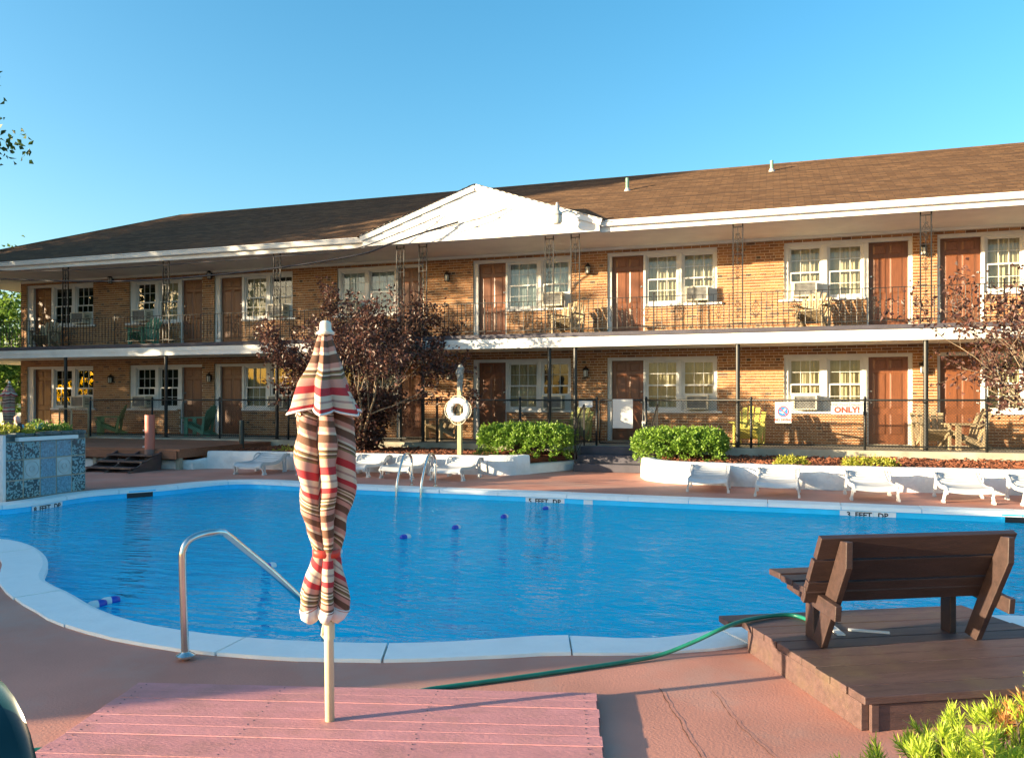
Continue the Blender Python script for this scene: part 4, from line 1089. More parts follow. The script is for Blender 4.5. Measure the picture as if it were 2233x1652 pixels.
# ================================================================ WATERFALL WALL
fa_, fb_ = at(187,1072), at(8,1095)            # right (far) and left (near) foot of the tiled face
fw_ = thing('waterfall_wall', 'tiled poolside waterfall wall with blue pebble tiles and stone planter top', 'waterfall', (-10.98, 9.16, 0))
Wd, Hh = 1.48, 1.02
MB().box((-1.15,0,-.06),(0,Wd,Hh-.04)).build('body', T['stone'], fw_, bevel=.01)
MB().box((-1.15,-.05,-.06),(.02,-.002,Hh-.02)).build('white_side', T['plaster'], fw_, bevel=.01)
def pebble():
    m = bpy.data.materials.new('pebble_tile'); m.use_nodes = True; N = m.node_tree.nodes; L = m.node_tree.links; bs = N['Principled BSDF']; bs.inputs['Roughness'].default_value = .3
    tc = N.new('ShaderNodeTexCoord'); oi = N.new('ShaderNodeObjectInfo'); vo = N.new('ShaderNodeTexVoronoi'); vo.inputs['Scale'].default_value = 42
    L.new(tc.outputs['Object'], vo.inputs['Vector']); rp = N.new('ShaderNodeValToRGB'); cr = rp.color_ramp; cr.interpolation = 'CONSTANT'
    cr.elements[0].color = (.010,.06,.08,1); cr.elements[1].position = .52; cr.elements[1].color = (.15,.34,.38,1)
    sp = N.new('ShaderNodeSeparateColor'); L.new(vo.outputs['Color'], sp.inputs[0]); L.new(sp.outputs[0], rp.inputs[0]); L.new(rp.outputs[0], bs.inputs['Base Color'])
    bp = N.new('ShaderNodeBump'); bp.inputs['Strength'].default_value = .5; bp.inputs['Distance'].default_value = .008; bp.invert = True; L.new(vo.outputs['Distance'], bp.inputs['Height']); L.new(bp.outputs[0], bs.inputs['Normal'])
    return m
T['pebble'] = pebble(); T['wash'] = pmat('washed_tile', (.09,.25,.34), .3, .45, 40); T['disc'] = pmat('relief_tile', (.40,.46,.46), .5, .12, 8)
cols = [0,.30,.60,.90,1.20,1.48]; rows_ = [.02,.31,.62,.90]
for c in range(5):
    for r in range(3):
        mt = T['pebble'] if (c in (0,4) or (c == 1 and r != 1)) else T['wash']
        if r == 1 and c in (1,3): mt = T['disc']
        o = MB().box((0,cols[c]+.012,rows_[r]+.01),(.012,cols[c+1]-.012,rows_[r+1]-.012)).build('tile', mt, fw_, bevel=.003)
        if mt == T['disc']:
            yc, zc = (cols[c]+cols[c+1])/2, (rows_[r]+rows_[r+1])/2
            m = MB()
            for rad in (.118,.045): m.tube([(.014,yc+rad*math.cos(a*.2618),zc+rad*math.sin(a*.2618)) for a in range(24)], .006, 5, closed=True)
            m.build('disc_relief', T['greymetal'], o)
MB().box((.0,.0,.02),(.006,Wd,.90)).build('grout', T['concrete'], fw_)
MB().box((.0,.16,.905),(.09,1.26,.965)).build('spillway_lip', T['white'], fw_, bevel=.006)
m = MB()
for q in range(9):
    y = q*Wd/9; MB().box((-.16+random.uniform(-.02,.02),y+.005,Hh-.04),(.03+random.uniform(-.02,.01),y+Wd/9-.004,Hh+random.uniform(-.01,.02))).build('cap_stone', T['stone'], fw_, bevel=.008)
m = MB().box((-1.12,.02,Hh-.06),(-.18,Wd-.02,Hh-.03)); m.build('soil', T['mulch'], fw_)

# ================================================================ VEGETATION
def leaf_add(m, p, d, n, L_, W_, fold=.25):
    d = d.normalized(); s = d.cross(n)
    if s.length < 1e-4: s = d.orthogonal()
    s.normalize(); n2 = s.cross(d)
    m.add([p, p+d*L_*.45+s*W_*.5+n2*fold*W_, p+d*L_, p+d*L_*.45-s*W_*.5+n2*fold*W_], [(0,1,2),(0,2,3)])
def rv(): 
    while True:
        v = Vector((random.uniform(-1,1), random.uniform(-1,1), random.uniform(-1,1)))
        if .05 < v.length < 1: return v.normalized()
def grow(wood, tips, p, d, L_, r, depth, spread, seg=5, up=.12):
    pts = [p.copy()]; rr = [r]; k = 5; q = p.copy(); dd = d.copy()
    for i in range(k):
        dd = (dd+rv()*.16+Vector((0,0,up*.3))).normalized(); q = q+dd*(L_/k); pts.append(q.copy()); rr.append(r*(1-.5*(i+1)/k))
        if depth <= 1: tips.append((q.copy(), dd.copy(), depth))
    wood.tube(pts, rr, seg, cap=False)
    if depth > 0:
        nb = 3 if depth > 1 else 4
        for b in range(nb):
            t = random.uniform(.45,1.); idx = min(k, max(2, int(t*k+.5))); nd = (dd+rv()*spread+Vector((0,0,up))).normalized()
            grow(wood, tips, pts[idx], nd, L_*random.uniform(.55,.8), rr[idx]*.62, depth-1, spread, max(3,seg-1), up)
def tree(name, label, loc, stems, H, spread, leafm, barkm, per_tip, leaf, jitter, r0=.05, depth=3, up=.12, trunk_h=0, hor=.45, low=0):
    o = thing(name, label, 'tree', loc); wood = MB(); tips = []
    base = Vector((0,0,0))
    if trunk_h:
        wood.tube([(0,0,-.1),(.03,.02,trunk_h*.5),(0,.05,trunk_h)], [r0*1.5,r0*1.15,r0], 9, cap=False); base = Vector((0,.05,trunk_h))
    for k in range(stems):
        a = 2*math.pi*(k+random.uniform(-.3,.3))/stems; d = Vector((math.cos(a)*hor, math.sin(a)*hor, 1)).normalized()
        grow(wood, tips, base+Vector((math.cos(a)*r0*.5, math.sin(a)*r0*.5, -.05)), d, H*.42, r0*(.75 if stems > 2 else 1), depth, spread, 6, up)
    wood.build('trunk', barkm, o, smooth=True)
    m = MB()
    for p, d, dp in tips:
        for _ in range(per_tip):
            q = p+rv()*random.random()*jitter; leaf_add(m, q, (d*.4+rv()+Vector((0,0,-.1))), rv(), leaf*random.uniform(.7,1.3), leaf*random.uniform(.5,.8))
    for _ in range(low):                                 # suckers and low twigs round the foot
        a = random.uniform(0,2*math.pi); r = random.random()**.6*1.0; z = random.uniform(.05,1.5); q0 = Vector((math.cos(a)*r*(.35+z*.55), math.sin(a)*r*(.35+z*.55), z))
        for _ in range(7): leaf_add(m, q0+rv()*random.random()*.16, rv(), rv(), leaf*random.uniform(.7,1.3), leaf*random.uniform(.5,.8))
    m.build('crown', leafm, o); return o
random.seed(5)
tree('purple_leaf_tree', 'bushy purple leaved plum tree in the mulch bed in front of the motel', (-9.15,16.75,.30), 9, 4.7, .8, T['L_purple'], T['barkp'], 8, .09, .2, r0=.06, depth=3, up=.06, hor=.62, low=900)
random.seed(8)
tree('purple_leaf_tree', 'sparser purple leaved tree at the right edge in the mulch bed', (4.95,16.4,.30), 6, 4.6, .8, T['L_purple'], T['barkp'], 3, .09, .16, r0=.05, depth=3, up=.06, hor=.6)
def hedge(name, label, c, size, n_tuft, n_leaf, leafm, leaf, cat='bush', p=3.2):
    o = thing(name, label, cat, c); m = MB(); w = MB(); a, b, h = size
    for k in range(n_tuft):
        v = rv(); v.z = abs(v.z)*1.0 if random.random() < .85 else v.z*.6
        f = (abs(v.x)**p+abs(v.y)**p+abs(v.z)**p)**(-1/p); q = Vector((v.x*f*a, v.y*f*b, v.z*f*h))*random.uniform(.72,1.06)
        nrm = Vector((v.x/a, v.y/b, v.z/h+.3)).normalized(); tr = random.uniform(.06,.12)
        if k % 5 == 0: w.tube([(q.x*.15,q.y*.15,-h*.6),(q.x*.5,q.y*.5,q.z*.4),tuple(q)], [.012,.008,.003], 3, cap=False)
        for _ in range(n_leaf):
            r_ = rv(); leaf_add(m, q+r_*tr*random.random(), (nrm*.8+rv()).normalized(), rv(), leaf*random.uniform(.7,1.3), leaf*random.uniform(.45,.75))
    m.build('foliage', leafm, o); w.build('twigs', T['bark'], o); return o
random.seed(3)
hedge('green_shrub', 'clipped bright green shrub left of the entrance steps', (aty(1150,16.75).x,16.75,.58), (.95,.62,.38), 1000, 22, T['L_hedge'], .055, p=5)
hedge('green_shrub', 'rounded bright green shrub right of the entrance steps', (aty(1484,16.55).x,16.55,.54), (.86,.70,.37), 950, 22, T['L_hedge'], .055, p=4.5)
hedge('yellow_shrub', 'tiny yellow shrub in the right bed below the no diving sign', (aty(1727,15.6).x,15.55,.36), (.26,.16,.10), 70, 14, T['L_yellow'], .045, 'shrub')
hedge('yellow_shrub', 'wider tiny yellow shrub in the right bed below the diapers sign', (aty(1895,15.6).x,15.55,.36), (.42,.18,.11), 110, 14, T['L_yellow'], .045, 'shrub')
hedge('small_shrub', 'small dull green seedling between the life ring post and shrub', (aty(1058,16.3).x,16.2,.34), (.18,.15,.14), 40, 12, T['L_tree'], .04, 'shrub')
hedge('small_shrub', 'low weed tuft beside the bollard behind the planter wall', (aty(625,16.0).x,16.0,.33), (.3,.12,.08), 30, 12, T['L_yellow'], .04, 'shrub')
# planting and ornaments on the waterfall wall
WF = Vector((-10.98,9.16,1.0))
hedge('planter_plant', 'yellow green succulents at the near end of the waterfall planter', WF+Vector((-.5,.42,.0)), (.40,.36,.10), 90, 12, T['L_yellow'], .05, 'plant')
hedge('planter_plant', 'yellow green plants at the far end of the waterfall planter', WF+Vector((-.5,1.12,.0)), (.40,.34,.12), 90, 12, T['L_bright'], .05, 'plant')
bo = thing('bird_ornament', 'small painted bird ornament with pink head on the waterfall planter', 'ornament', WF+Vector((-.22,.42,-.02)))
MB().lathe([(.0,0),(.03,.01),(.045,.06),(.05,.13),(.035,.20),(.02,.24)], 12).build('body', T['black'], bo, smooth=True)
m = MB(); m.tube([(0,0,.20),(0,-.03,.25),(0,-.05,.30)], [.035,.045,.03], 10); m.build('head', pmat('pink_glaze', (.7,.36,.30), .4, .1, 8), bo, smooth=True)
m = MB(); m.tube([(0,.04,.15),(0,.08,.10)], [.04,.015], 8); m.build('wing', pmat('blue_glaze', (.12,.42,.6), .4, .1, 8), bo, smooth=True)
m = MB(); m.tube([(0,.06,.10),(0,.10,.02)], [.02,.03], 8); m.build('tail', pmat('orange_glaze', (.7,.25,.07), .4, .1, 8), bo, smooth=True)
MB().obox((0,0,.06),(.02,.16,.10), Matrix.Rotation(.4,3,'X')).build('plaque', T['greenpipe'], thing('garden_plaque', 'small tilted teal plaque among plants on the waterfall planter', 'ornament', WF+Vector((-.3,.86,.03))))

# ---- trees that shade the left side (partly seen at the left edge) and background greenery
random.seed(21)
tree('shade_tree', 'tall dark leaved tree whose branch tips hang into the left edge of the sky', (us(-15.9,25.9).x+.2, us(-15.9,25.9).y, 0), 5, 13.0, .75, T['L_tree'], T['bark'], 19, .22, .95, r0=.26, depth=3, up=.04, trunk_h=5.2, hor=.5)
random.seed(22)
tree('shade_tree', 'broad low crowned tree beyond the left side of the pool terrace', us(-20,28.5), 8, 13.5, .9, T['L_tree'], T['bark'], 9, .27, 1.05, r0=.26, depth=3, up=.02, trunk_h=1.3, hor=.7)
random.seed(23)
tree('shade_tree', 'low crowned tree left of the pool terrace near the added board fence', us(-19,24.3), 6, 12.0, .8, T['L_tree'], T['bark'], 8, .26, 1.0, r0=.22, depth=3, up=.03, trunk_h=1.2, hor=.5)
random.seed(26)
tree('shade_tree', 'unseen high crowned tree on a bare trunk added to shade the roof', us(-20,23.0), 5, 6.0, .8, T['L_tree'], T['bark'], 18, .24, .7, r0=.2, depth=3, up=.02, trunk_h=9.3, hor=.6)  # added for the shadow its crown throws on the roof
random.seed(24)
tree('background_tree', 'sunlit light green tree behind the left corner of the motel', (-37,31,0), 4, 9, .75, T['L_bright'], T['bark'], 9, .26, .8, r0=.16, depth=3, up=.05, trunk_h=1.5, hor=.6)
random.seed(25)
hedge('background_bush', 'rounded sunlit green bush beyond the grey fence at far left', (-33.0,27,1.6), (2.6,2.0,1.6), 500, 20, T['L_bright'], .2)
hedge('glow_block_bush', 'large dense evergreen bush added under the trees to block low sun glow', us(-16.5,26.5)+Vector((0,0,2.2)), (3.8,3.2,2.6), 480, 14, T['L_tree'], .3)  # both bushes added to cut low sun glow mirrored in the left windows
hedge('glow_block_bush', 'second dense evergreen bush added beside the board fence to block low sun glow', us(-17.5,21.5)+Vector((0,0,1.4)), (2.6,2.2,1.7), 500, 16, T['L_tree'], .28)
gf_ = thing('board_fence', 'low grey board fence beyond the left corner of the motel', 'fence', (-34,24.2,0))
me = MB().box((0,-.012,.02),(.145,.012,1.02)).mesh('board'); me.materials.append(T['fence'])
for k in range(48): inst('board', me, gf_, (k*.15+random.uniform(0,.003),0,random.uniform(-.01,.01)))
for k in range(5): MB().box((k*1.75,.012,0),(k*1.75+.09,.10,1.0)).build('post', T['fence'], gf_)
for z in (.2,.8): MB().box((0,.013,z),(7.2,.05,z+.09)).build('rail', T['fence'], gf_)
# unseen block and board fence added beyond the left frame to shade the terrace
ph = thing('shade_block', 'unseen flat roofed brick block added to shade the terrace', 'building', (0,0,0))
a, b = us(-12,4.35), us(-12,12.9); rz = math.atan2((b-a).y, (b-a).x); ph.location = a; ph.rotation_euler = (0,0,rz); Lh = (b-a).length
MB().box((0,0,0),(Lh,5,2.9)).build('wall', T['mortar'], ph); MB().box((-.0,-.15,2.9),(Lh+.1,5.2,3.1)).build('roof', T['white'], ph)
MB().box((2,-.02,0),(2.9,-.001,2.1)).build('door', T['door'], ph); [MB().box((x,-.02,1.0),(x+1.2,-.001,2.1)).build('window', T['glass'], ph) for x in (4.2,6.6)]
a, b = us(-12.25,12.75), us(-12.6,23.5); bf = thing('board_fence', 'unseen tall brown board fence added to shade the pool terrace', 'fence', a, math.atan2((b-a).y, (b-a).x)); n = int((b-a).length/.15)
me = MB().box((0,-.012,.02),(.146,.012,2.25)).mesh('board'); me.materials.append(T['brown'])
for k in range(n): inst('board', me, bf, (k*.15,0,random.uniform(-.03,.03)))
for z in (.4,1.8): MB().box((0,.013,z),(n*.15,.06,z+.09)).build('rail', T['brown'], bf)

# ================================================================ FOREGROUND: PINK PLATFORM AND UMBRELLA
PZ = .032
BLc, BRc = at(303,1487,PZ), at(1300,1510,PZ); ax = (BRc-BLc); PL = ax.length; ang = math.atan2(ax.y, ax.x)
pk = thing('pink_platform', 'low pink painted plank platform holding the closed umbrella', 'platform', (BLc.x, BLc.y, 0), ang)
bw = .107
screw_me = MB().lathe([(.0045,0),(.0045,.0012),(.0,.0014)], 8).mesh('screw'); screw_me.materials.append(T['step'])
for k in range(18):
    L0 = random.uniform(-.006,.008); 
    MB().box((L0,-bw*(k+1)+.0010,.009),(PL+random.uniform(-.006,.006),-bw*k-.0010,PZ+random.uniform(-.0012,.0012))).build('plank', T['pink'], pk, bevel=.0012)
    for sx_ in (.06, PL*.33, PL*.66, PL-.06):
        for sy_ in (.28,.72): inst('screw', screw_me, pk, (sx_+random.uniform(-.008,.008), -bw*(k+sy_), PZ+.0003))
for xj in (.02,PL*.5-.04,PL-.10): MB().box((xj,-bw*18+.02,0),(xj+.08,-.03,.0085)).build('joist', T['rawwood'], pk)
# the broken raw-wood front corner
# umbrella
ub = at(720,1570,PZ); um = thing('closed_umbrella', 'closed red white and brown striped umbrella standing in the pink platform', 'umbrella', (ub.x, ub.y, PZ))
S = (EYE-PZ)/700; K = S/.002
def stripes():
    m = bpy.data.materials.new('striped_fabric'); m.use_nodes = True; N = m.node_tree.nodes; L = m.node_tree.links; bs = N['Principled BSDF']
    bs.inputs['Roughness'].default_value = .85; bs.inputs['Specular IOR Level'].default_value = .2
    uv = N.new('ShaderNodeUVMap'); uv.uv_map = 'UVMap'; sx = N.new('ShaderNodeSeparateXYZ'); L.new(uv.outputs[0], sx.inputs[0])
    fr = N.new('ShaderNodeMath'); fr.operation = 'FRACT'; L.new(sx.outputs[1], fr.inputs[0])
    rp = N.new('ShaderNodeValToRGB'); cr = rp.color_ramp; cr.interpolation = 'CONSTANT'
    red, crm, tau, pnk, brn, olv = (.50,.055,.065), (.70,.58,.45), (.44,.30,.26), (.58,.32,.26), (.17,.095,.065), (.22,.18,.085)
    pat = [(0,red),(.08,crm),(.135,tau),(.16,crm),(.215,red),(.27,pnk),(.32,brn),(.337,crm),(.352,olv),(.37,crm),(.385,brn),(.40,olv),(.42,crm),(.435,brn),(.452,pnk),(.50,brn),(.57,pnk),(.62,crm),(.65,brn),(.74,pnk),(.79,crm),(.82,brn),(.837,olv),(.852,crm),(.87,brn),(.887,olv),(.91,pnk)]
    for i, (p, c) in enumerate(pat):
        e = cr.elements[i] if i < 2 else cr.elements.new(p)
        e.position = p; e.color = (*c, 1)
    L.new(fr.outputs[0], rp.inputs[0])
    tr = N.new('ShaderNodeBsdfTranslucent'); L.new(rp.outputs[0], tr.inputs[0]); mx = N.new('ShaderNodeMixShader'); mx.inputs[0].default_value = .22
    wv = N.new('ShaderNodeTexNoise'); wv.inputs['Scale'].default_value = 260; tc = N.new('ShaderNodeTexCoord'); L.new(tc.outputs['Object'], wv.inputs['Vector'])
    m3 = N.new('ShaderNodeMix'); m3.data_type = 'RGBA'; m3.blend_type = 'MULTIPLY'; m3.inputs[0].default_value = .35; L.new(rp.outputs[0], m3.inputs[6]); L.new(wv.outputs['Fac'], m3.inputs[7]); m3.inputs[0].default_value = .0
    L.new(rp.outputs[0], bs.inputs['Base Color']); bp = N.new('ShaderNodeBump'); bp.inputs['Strength'].default_value = .25; bp.inputs['Distance'].default_value = .003; L.new(wv.outputs['Fac'], bp.inputs['Height']); L.new(bp.outputs[0], bs.inputs['Normal'])
    out = N['Material Output']; L.new(bs.outputs[0], mx.inputs[1]); L.new(tr.outputs[0], mx.inputs[2]); L.new(mx.outputs[0], out.inputs[0]); return m
T['fabric'] = stripes()
zy = lambda vy: (1570-vy)*S
def cloth(name, prof, nfold, mat, phase, vfun, parent, seg=144, thick=.003, kk=1.0, tri=False):
    """prof: (z, r, fold amplitude, x offset, z wave); overlapping pleats with rounded backs and sharp valleys"""
    vv = []; uvs = []; rows = len(prof); rs = random.Random(nfold*7+int(phase*10))
    off = [rs.uniform(-.5,.5) for _ in range(nfold)]; slp = [rs.uniform(-1,1) for _ in range(nfold)]; big = [rs.uniform(.75,1.25) for _ in range(nfold)]
    for i, (z, r, am, xo, zw) in enumerate(prof):
        r = r*kk
        for k in range(seg+1):
            a = 2*math.pi*k/seg; w = a+.30*math.sin(a+1.1+z*.3)+.10*math.sin(a*2+z*1.0); u = (nfold*w+phase)/(2*math.pi); ix = int(math.floor(u)) % nfold; t = u-math.floor(u)
            hgt = (1-2*abs(2*t-1)) if tri else (max(0, math.sin(math.pi*t))**.8)*2-1.25; f = hgt*big[ix]
            rr = r*(1+am*f+.10*am*math.sin(3*a+z*11+1.7)+.05*math.sin(7*a+z*23)*min(1,am*4)+.04*math.sin(z*31+2*a)); zz = z-zw*f+.006*math.sin(2*a+z*8)*min(1, r/.08)
            vv.append((xo+rr*math.cos(a), rr*math.sin(a), zz)); uvs.append((k/seg, vfun(z, a, off[ix]*.5+slp[ix]*(t-.5))))
    me = bpy.data.meshes.new(name); fs = []
    for i in range(rows-1):
        for k in range(seg):
            q = i*(seg+1)+k; fs.append((q, q+seg+1, q+seg+2, q+1))
    me.from_pydata(vv, [], fs); uvl = me.uv_layers.new(name='UVMap')
    for lo in me.loops: uvl.data[lo.index].uv = uvs[lo.vertex_index]
    for p in me.polygons: p.use_smooth = True
    me.materials.append(mat); o = bpy.data.objects.new(name, me); COL.objects.link(o); o.parent = parent
    so = o.modifiers.new('solid', 'SOLIDIFY'); so.thickness = thick
    return o
def interp(tab, n):
    out = []; z0, z1 = tab[0][0], tab[-1][0]
    for i in range(n):
        z = z0+(z1-z0)*i/(n-1)
        for a, b in zip(tab, tab[1:]):
            if (a[0] >= z >= b[0]) or (a[0] <= z <= b[0]):
                t = (z-a[0])/(b[0]-a[0]); t2 = t*.6+.4*t*t*(3-2*t); out.append(tuple([z]+[a[j]+(b[j]-a[j])*t2 for j in range(1,len(a))])); break
    return out
xo = lambda vx: (vx-720)*S
up_tab = [(zy(726),.026,.10,xo(708),0),(zy(760),.046,.16,xo(709),.0),(zy(800),.072,.20,xo(710),.003),(zy(840),.101,.24,xo(710),.006),(zy(880),.130,.27,xo(711),.010),(zy(896),.143,.28,xo(711),.012)]
cloth('upper_canopy', interp(up_tab, 36), 5, T['fabric'], 2.6, lambda z, a, s: (zy(726)-z)/(.40*K)+.42+.06*s, um, kk=K, tri=True)
cloth('upper_hem', [(z_, r_+.002, am_, x_, w_) for z_, r_, am_, x_, w_ in ((zy(895),.1432,.28,xo(711),.012),(zy(900),.147,.28,xo(711),.0125))], 5, T['white'], 2.6, lambda z, a, s: 0, um, thick=.005, kk=K, tri=True)
lo_tab = [(zy(870),.085,.15,xo(706),0),(zy(920),.113,.22,xo(706),0),(zy(960),.118,.24,xo(707),0),(zy(1000),.117,.24,xo(708),.0),(zy(1050),.112,.24,xo(710),.0),(zy(1100),.100,.24,xo(708),.0),(zy(1150),.080,.22,xo(709),.0),
          (zy(1195),.060,.15,xo(711),.0),(zy(1205),.057,.12,xo(711),.0),(zy(1225),.064,.18,xo(710),.0),(zy(1260),.078,.24,xo(708),.0),(zy(1300),.095,.26,xo(704),.006),(zy(1325),.097,.26,xo(702),.010)]
cloth('lower_canopy', interp(lo_tab, 90), 5, T['fabric'], .9, lambda z, a, s: (zy(870)-z)/(.40*K)+.30+.20*s, um, kk=K)
cloth('lower_hem', [(zy(1321),.099,.26,xo(702),.0105),(zy(1340),.088,.20,xo(698),.014),(zy(1352),.062,.2,xo(700),.01)], 5, T['white'], .9, lambda z, a, s: 0, um, thick=.006, kk=K)
m = MB(); n = 36; m.tube([(xo(711)+.066*math.cos(2*math.pi*k/n)*1.02, .066*math.sin(2*math.pi*k/n), zy(1201)+.004*math.sin(4*math.pi*k/n)) for k in range(n)], .0, 4, closed=True)
vv = []; fs = []
for k in range(n):
    a = 2*math.pi*k/n; f = math.cos(4*a+.9); r = .0605*K*(1+.06*f)
    for z in (zy(1194), zy(1211)): vv.append((xo(711)+r*math.cos(a), r*math.sin(a), z+.004*math.sin(2*a)))
for k in range(n): fs.append((2*k, 2*((k+1)%n), 2*((k+1)%n)+1, 2*k+1))
m = MB(); m.add(vv, fs); tie = m.build('tie_strap', T['redpaint'], um, smooth=True); so = tie.modifiers.new('s', 'SOLIDIFY'); so.thickness = .003
MB().tube([(0,0,-.12),(xo(716),0,zy(1300)),(xo(708),0,zy(728))], .022, 20).build('pole', T['cream'], um, smooth=True)
MB().tube([(xo(717.5),0,zy(1352)),(xo(718.2),0,zy(1392))], .0255, 20).build('pole_sleeve', T['cream'], um, smooth=True, auto=40)
m = MB(); m.tube([(xo(706),-.004,zy(1356)),(xo(702),-.004,zy(1372)),(xo(700),-.004,zy(1385)),(xo(705),-.004,zy(1391)),(xo(709),-.004,zy(1382)),(xo(708),-.004,zy(1366))], .0045, 8); m.build('crank_hook', T['cream'], um, smooth=True)
MB().lathe([(r_*K,z_*K) for r_,z_ in [(.0385,-.004),(.039,.006),(.030,.012),(.0255,.018),(.025,.040),(.022,.050),(.012,.0565),(0,.058)]], 24, (xo(708.5),0,zy(727))).build('finial', T['capwhite'], um, smooth=True, auto=50)
# second, distant closed umbrella
P = aty(20, 15.2); u2 = thing('closed_umbrella', 'far closed striped umbrella beyond the waterfall wall at the left edge', 'umbrella', (P.x, 15.2, .44))
cloth('canopy', interp([(1.52,.02,.1,0,0),(1.3,.12,.3,0,.02),(1.22,.17,.3,0,.03),(1.15,.12,.2,0,0),(.7,.12,.2,0,0),(.45,.09,.2,0,0),(.15,.13,.2,0,0)], 40), 4, T['fabric'], .3, lambda z, a, s: z/.40-.05*s, u2, seg=48)
MB().tube([(0,0,0),(0,0,1.5)], .02, 10).build('pole', T['cream'], u2, smooth=True); MB().lathe([(.03,0),(.03,.02),(.015,.05)], 10, (0,0,1.51)).build('finial', T['capwhite'], u2)

# ================================================================ BENCH PLATFORM AND BENCH
C0 = Vector((.417,4.04,0)); A_ = math.atan2(.45,.893)
bp_ = thing('bench_platform', 'low dark brown plank platform under the bench', 'platform', C0, A_)
PW, PD = 1.62, 1.44
nb = 10; w_ = PD/nb
for k in range(nb):
    x0 = random.uniform(-.012,.004)-(.10 if k == nb-1 else 0)
    MB().box((x0,w_*k+.003,.132),(PW+random.uniform(-.005,.01),w_*(k+1)-.003,.17+random.uniform(-.002,.002))).build('plank', T['brown'], bp_, bevel=.004)
MB().box((.0,.035,0),(.038,1.23,.131)).build('side_fascia', T['brown'], bp_, bevel=.003); MB().box((.075,.02,0),(PW,.058,.125)).build('front_fascia', T['brown'], bp_, bevel=.003)
MB().box((.04,.012,0),(.074,.06,.128)).build('corner_post', T['brown'], bp_); MB().box((PW-.04,.06,0),(PW,PD-.02,.131)).build('end_fascia', T['brown'], bp_); MB().box((.3,1.26,0),(PW-.05,1.30,.131)).build('rear_joist', T['brown'], bp_)
bn = thing('bench', 'dark brown slatted wooden bench seen from behind facing the pool', 'bench', C0+Vector((.03,.012,.171)), A_)
pz = .605; y0, y1 = .75, .47
for x in (.17,1.12):
    a = Vector((x,y0,.0)); b = Vector((x,y1,pz)); d = (b-a).normalized(); nrm = Vector((0,d.z,-d.y))
    m = MB(); hw_ = .055
    pts = [a-nrm*hw_*.9+Vector((0,0,.012)), a+nrm*hw_, b+nrm*hw_*1.0-d*.0, b+nrm*.0+d*.03, b-nrm*hw_-d*.10]
    vv = [(p.x-.019,p.y,max(.001,p.z)) for p in pts]+[(p.x+.019,p.y,max(.001,p.z)) for p in pts]; n = len(pts)
    m.add(vv, [tuple(range(n)), tuple(reversed(range(n,2*n)))]+[(i,n+i,n+(i+1)%n,(i+1)%n) for i in range(n)]); m.build('back_post', T['bench'], bn, bevel=.004)
    xi = x+(.04 if x < .5 else -.04)
    MB().box((xi-.019,.86,.0),(xi+.019,.95,.30)).build('front_leg', T['bench'], bn, bevel=.004)
    xo_ = x+(-.039 if x < .5 else .039)
    MB().bar((xo_,.50,.245),(xo_,1.02,.305), .036, .085).build('seat_support', T['bench'], bn, bevel=.004)
for k in range(3):                                   # back boards in front of the posts
    t = .40+k*.215; c = Vector((0,y0,0)).lerp(Vector((0,y1,pz)), t+.09); d = Vector((0,y1-y0,pz)).normalized(); nr = Vector((0,d.z,-d.y)); cc = c+nr*.075
    MB().obox((.625,cc.y,cc.z),(1.17+random.uniform(-.01,.01),.036,.134), Matrix(((1,0,0),(0,nr.y,d.y),(0,nr.z,d.z)))).build('back_board', T['bench'], bn, bevel=.004)
for k in range(3):
    MB().box((.03,.66+k*.142,.318+k*.008),(1.23,.66+k*.142+.136,.354+k*.008)).build('seat_board', T['bench'], bn, bevel=.004)
# torn white edging strip lying on the platform
o = thing('torn_edging', 'torn piece of white edging lying on the platform under the bench', 'debris', C0+Vector((0,0,.172)), A_)
m = MB(); pts = [at(1795,1352,.175),at(1815,1362,.175),at(1835,1384,.175),at(1850,1372,.175),at(1940,1379,.175)]
inv = Matrix.Rotation(-A_,4,'Z') @ Matrix.Translation(-(C0+Vector((0,0,.172)))); pp = [inv @ p for p in pts]
m.bar(pp[0], pp[2], .045, .012); m.build('flap', T['white'], o); MB().bar(pp[3], pp[4], .03, .010).build('strip', T['white'], o)
# hose
hp = [at(880,1516,.012),at(930,1503,.013),at(1000,1493,.014),at(1100,1480,.014),at(1200,1466,.014),at(1290,1453,.014),at(1370,1441,.016),at(1440,1427,.03),at(1510,1400,.10),at(1570,1372,.17),at(1620,1353,.19),at(1680,1342,.188),at(1725,1340,.186),at(1760,1350,.186),at(1790,1372,.186)]
first = at(870,1506,.014); L0 = [Vector((-2.9,2.4,.014)), Vector((-3.1,2.9,.014)), Vector((-2.6,3.42,.014)), Vector((-1.9,3.62,.014))]
def spline(P, k=6):
    out = []
    for i in range(len(P)-1):
        p0, p1, p2, p3 = P[max(i-1,0)], P[i], P[i+1], P[min(i+2,len(P)-1)]
        for j in range(k):
            t = j/k; out.append(p1+(p2-p0)*.5*t+(p0-p1*2.5+p2*2-p3*.5)*t*t+((p3-p0)*.5+(p1-p2)*1.5)*t*t*t)
    return out+[P[-1]]
hz_ = MB().tube(spline(hp), .0125, 10).build('garden_hose', T['hose'], smooth=True); tag(hz_, 'green garden hose running from the pink platform up to the bench', 'hose')
hl = [at(10,1655,.014), at(40,1646,.014), at(75,1636,.014), at(140,1630,.014)]
hz2 = MB().tube(spline([Vector((-2.6,1.9,.014))]+hl), .0125, 10).build('garden_hose', T['hose'], smooth=True); tag(hz2, 'short visible length of green hose behind the grill at lower left', 'hose')

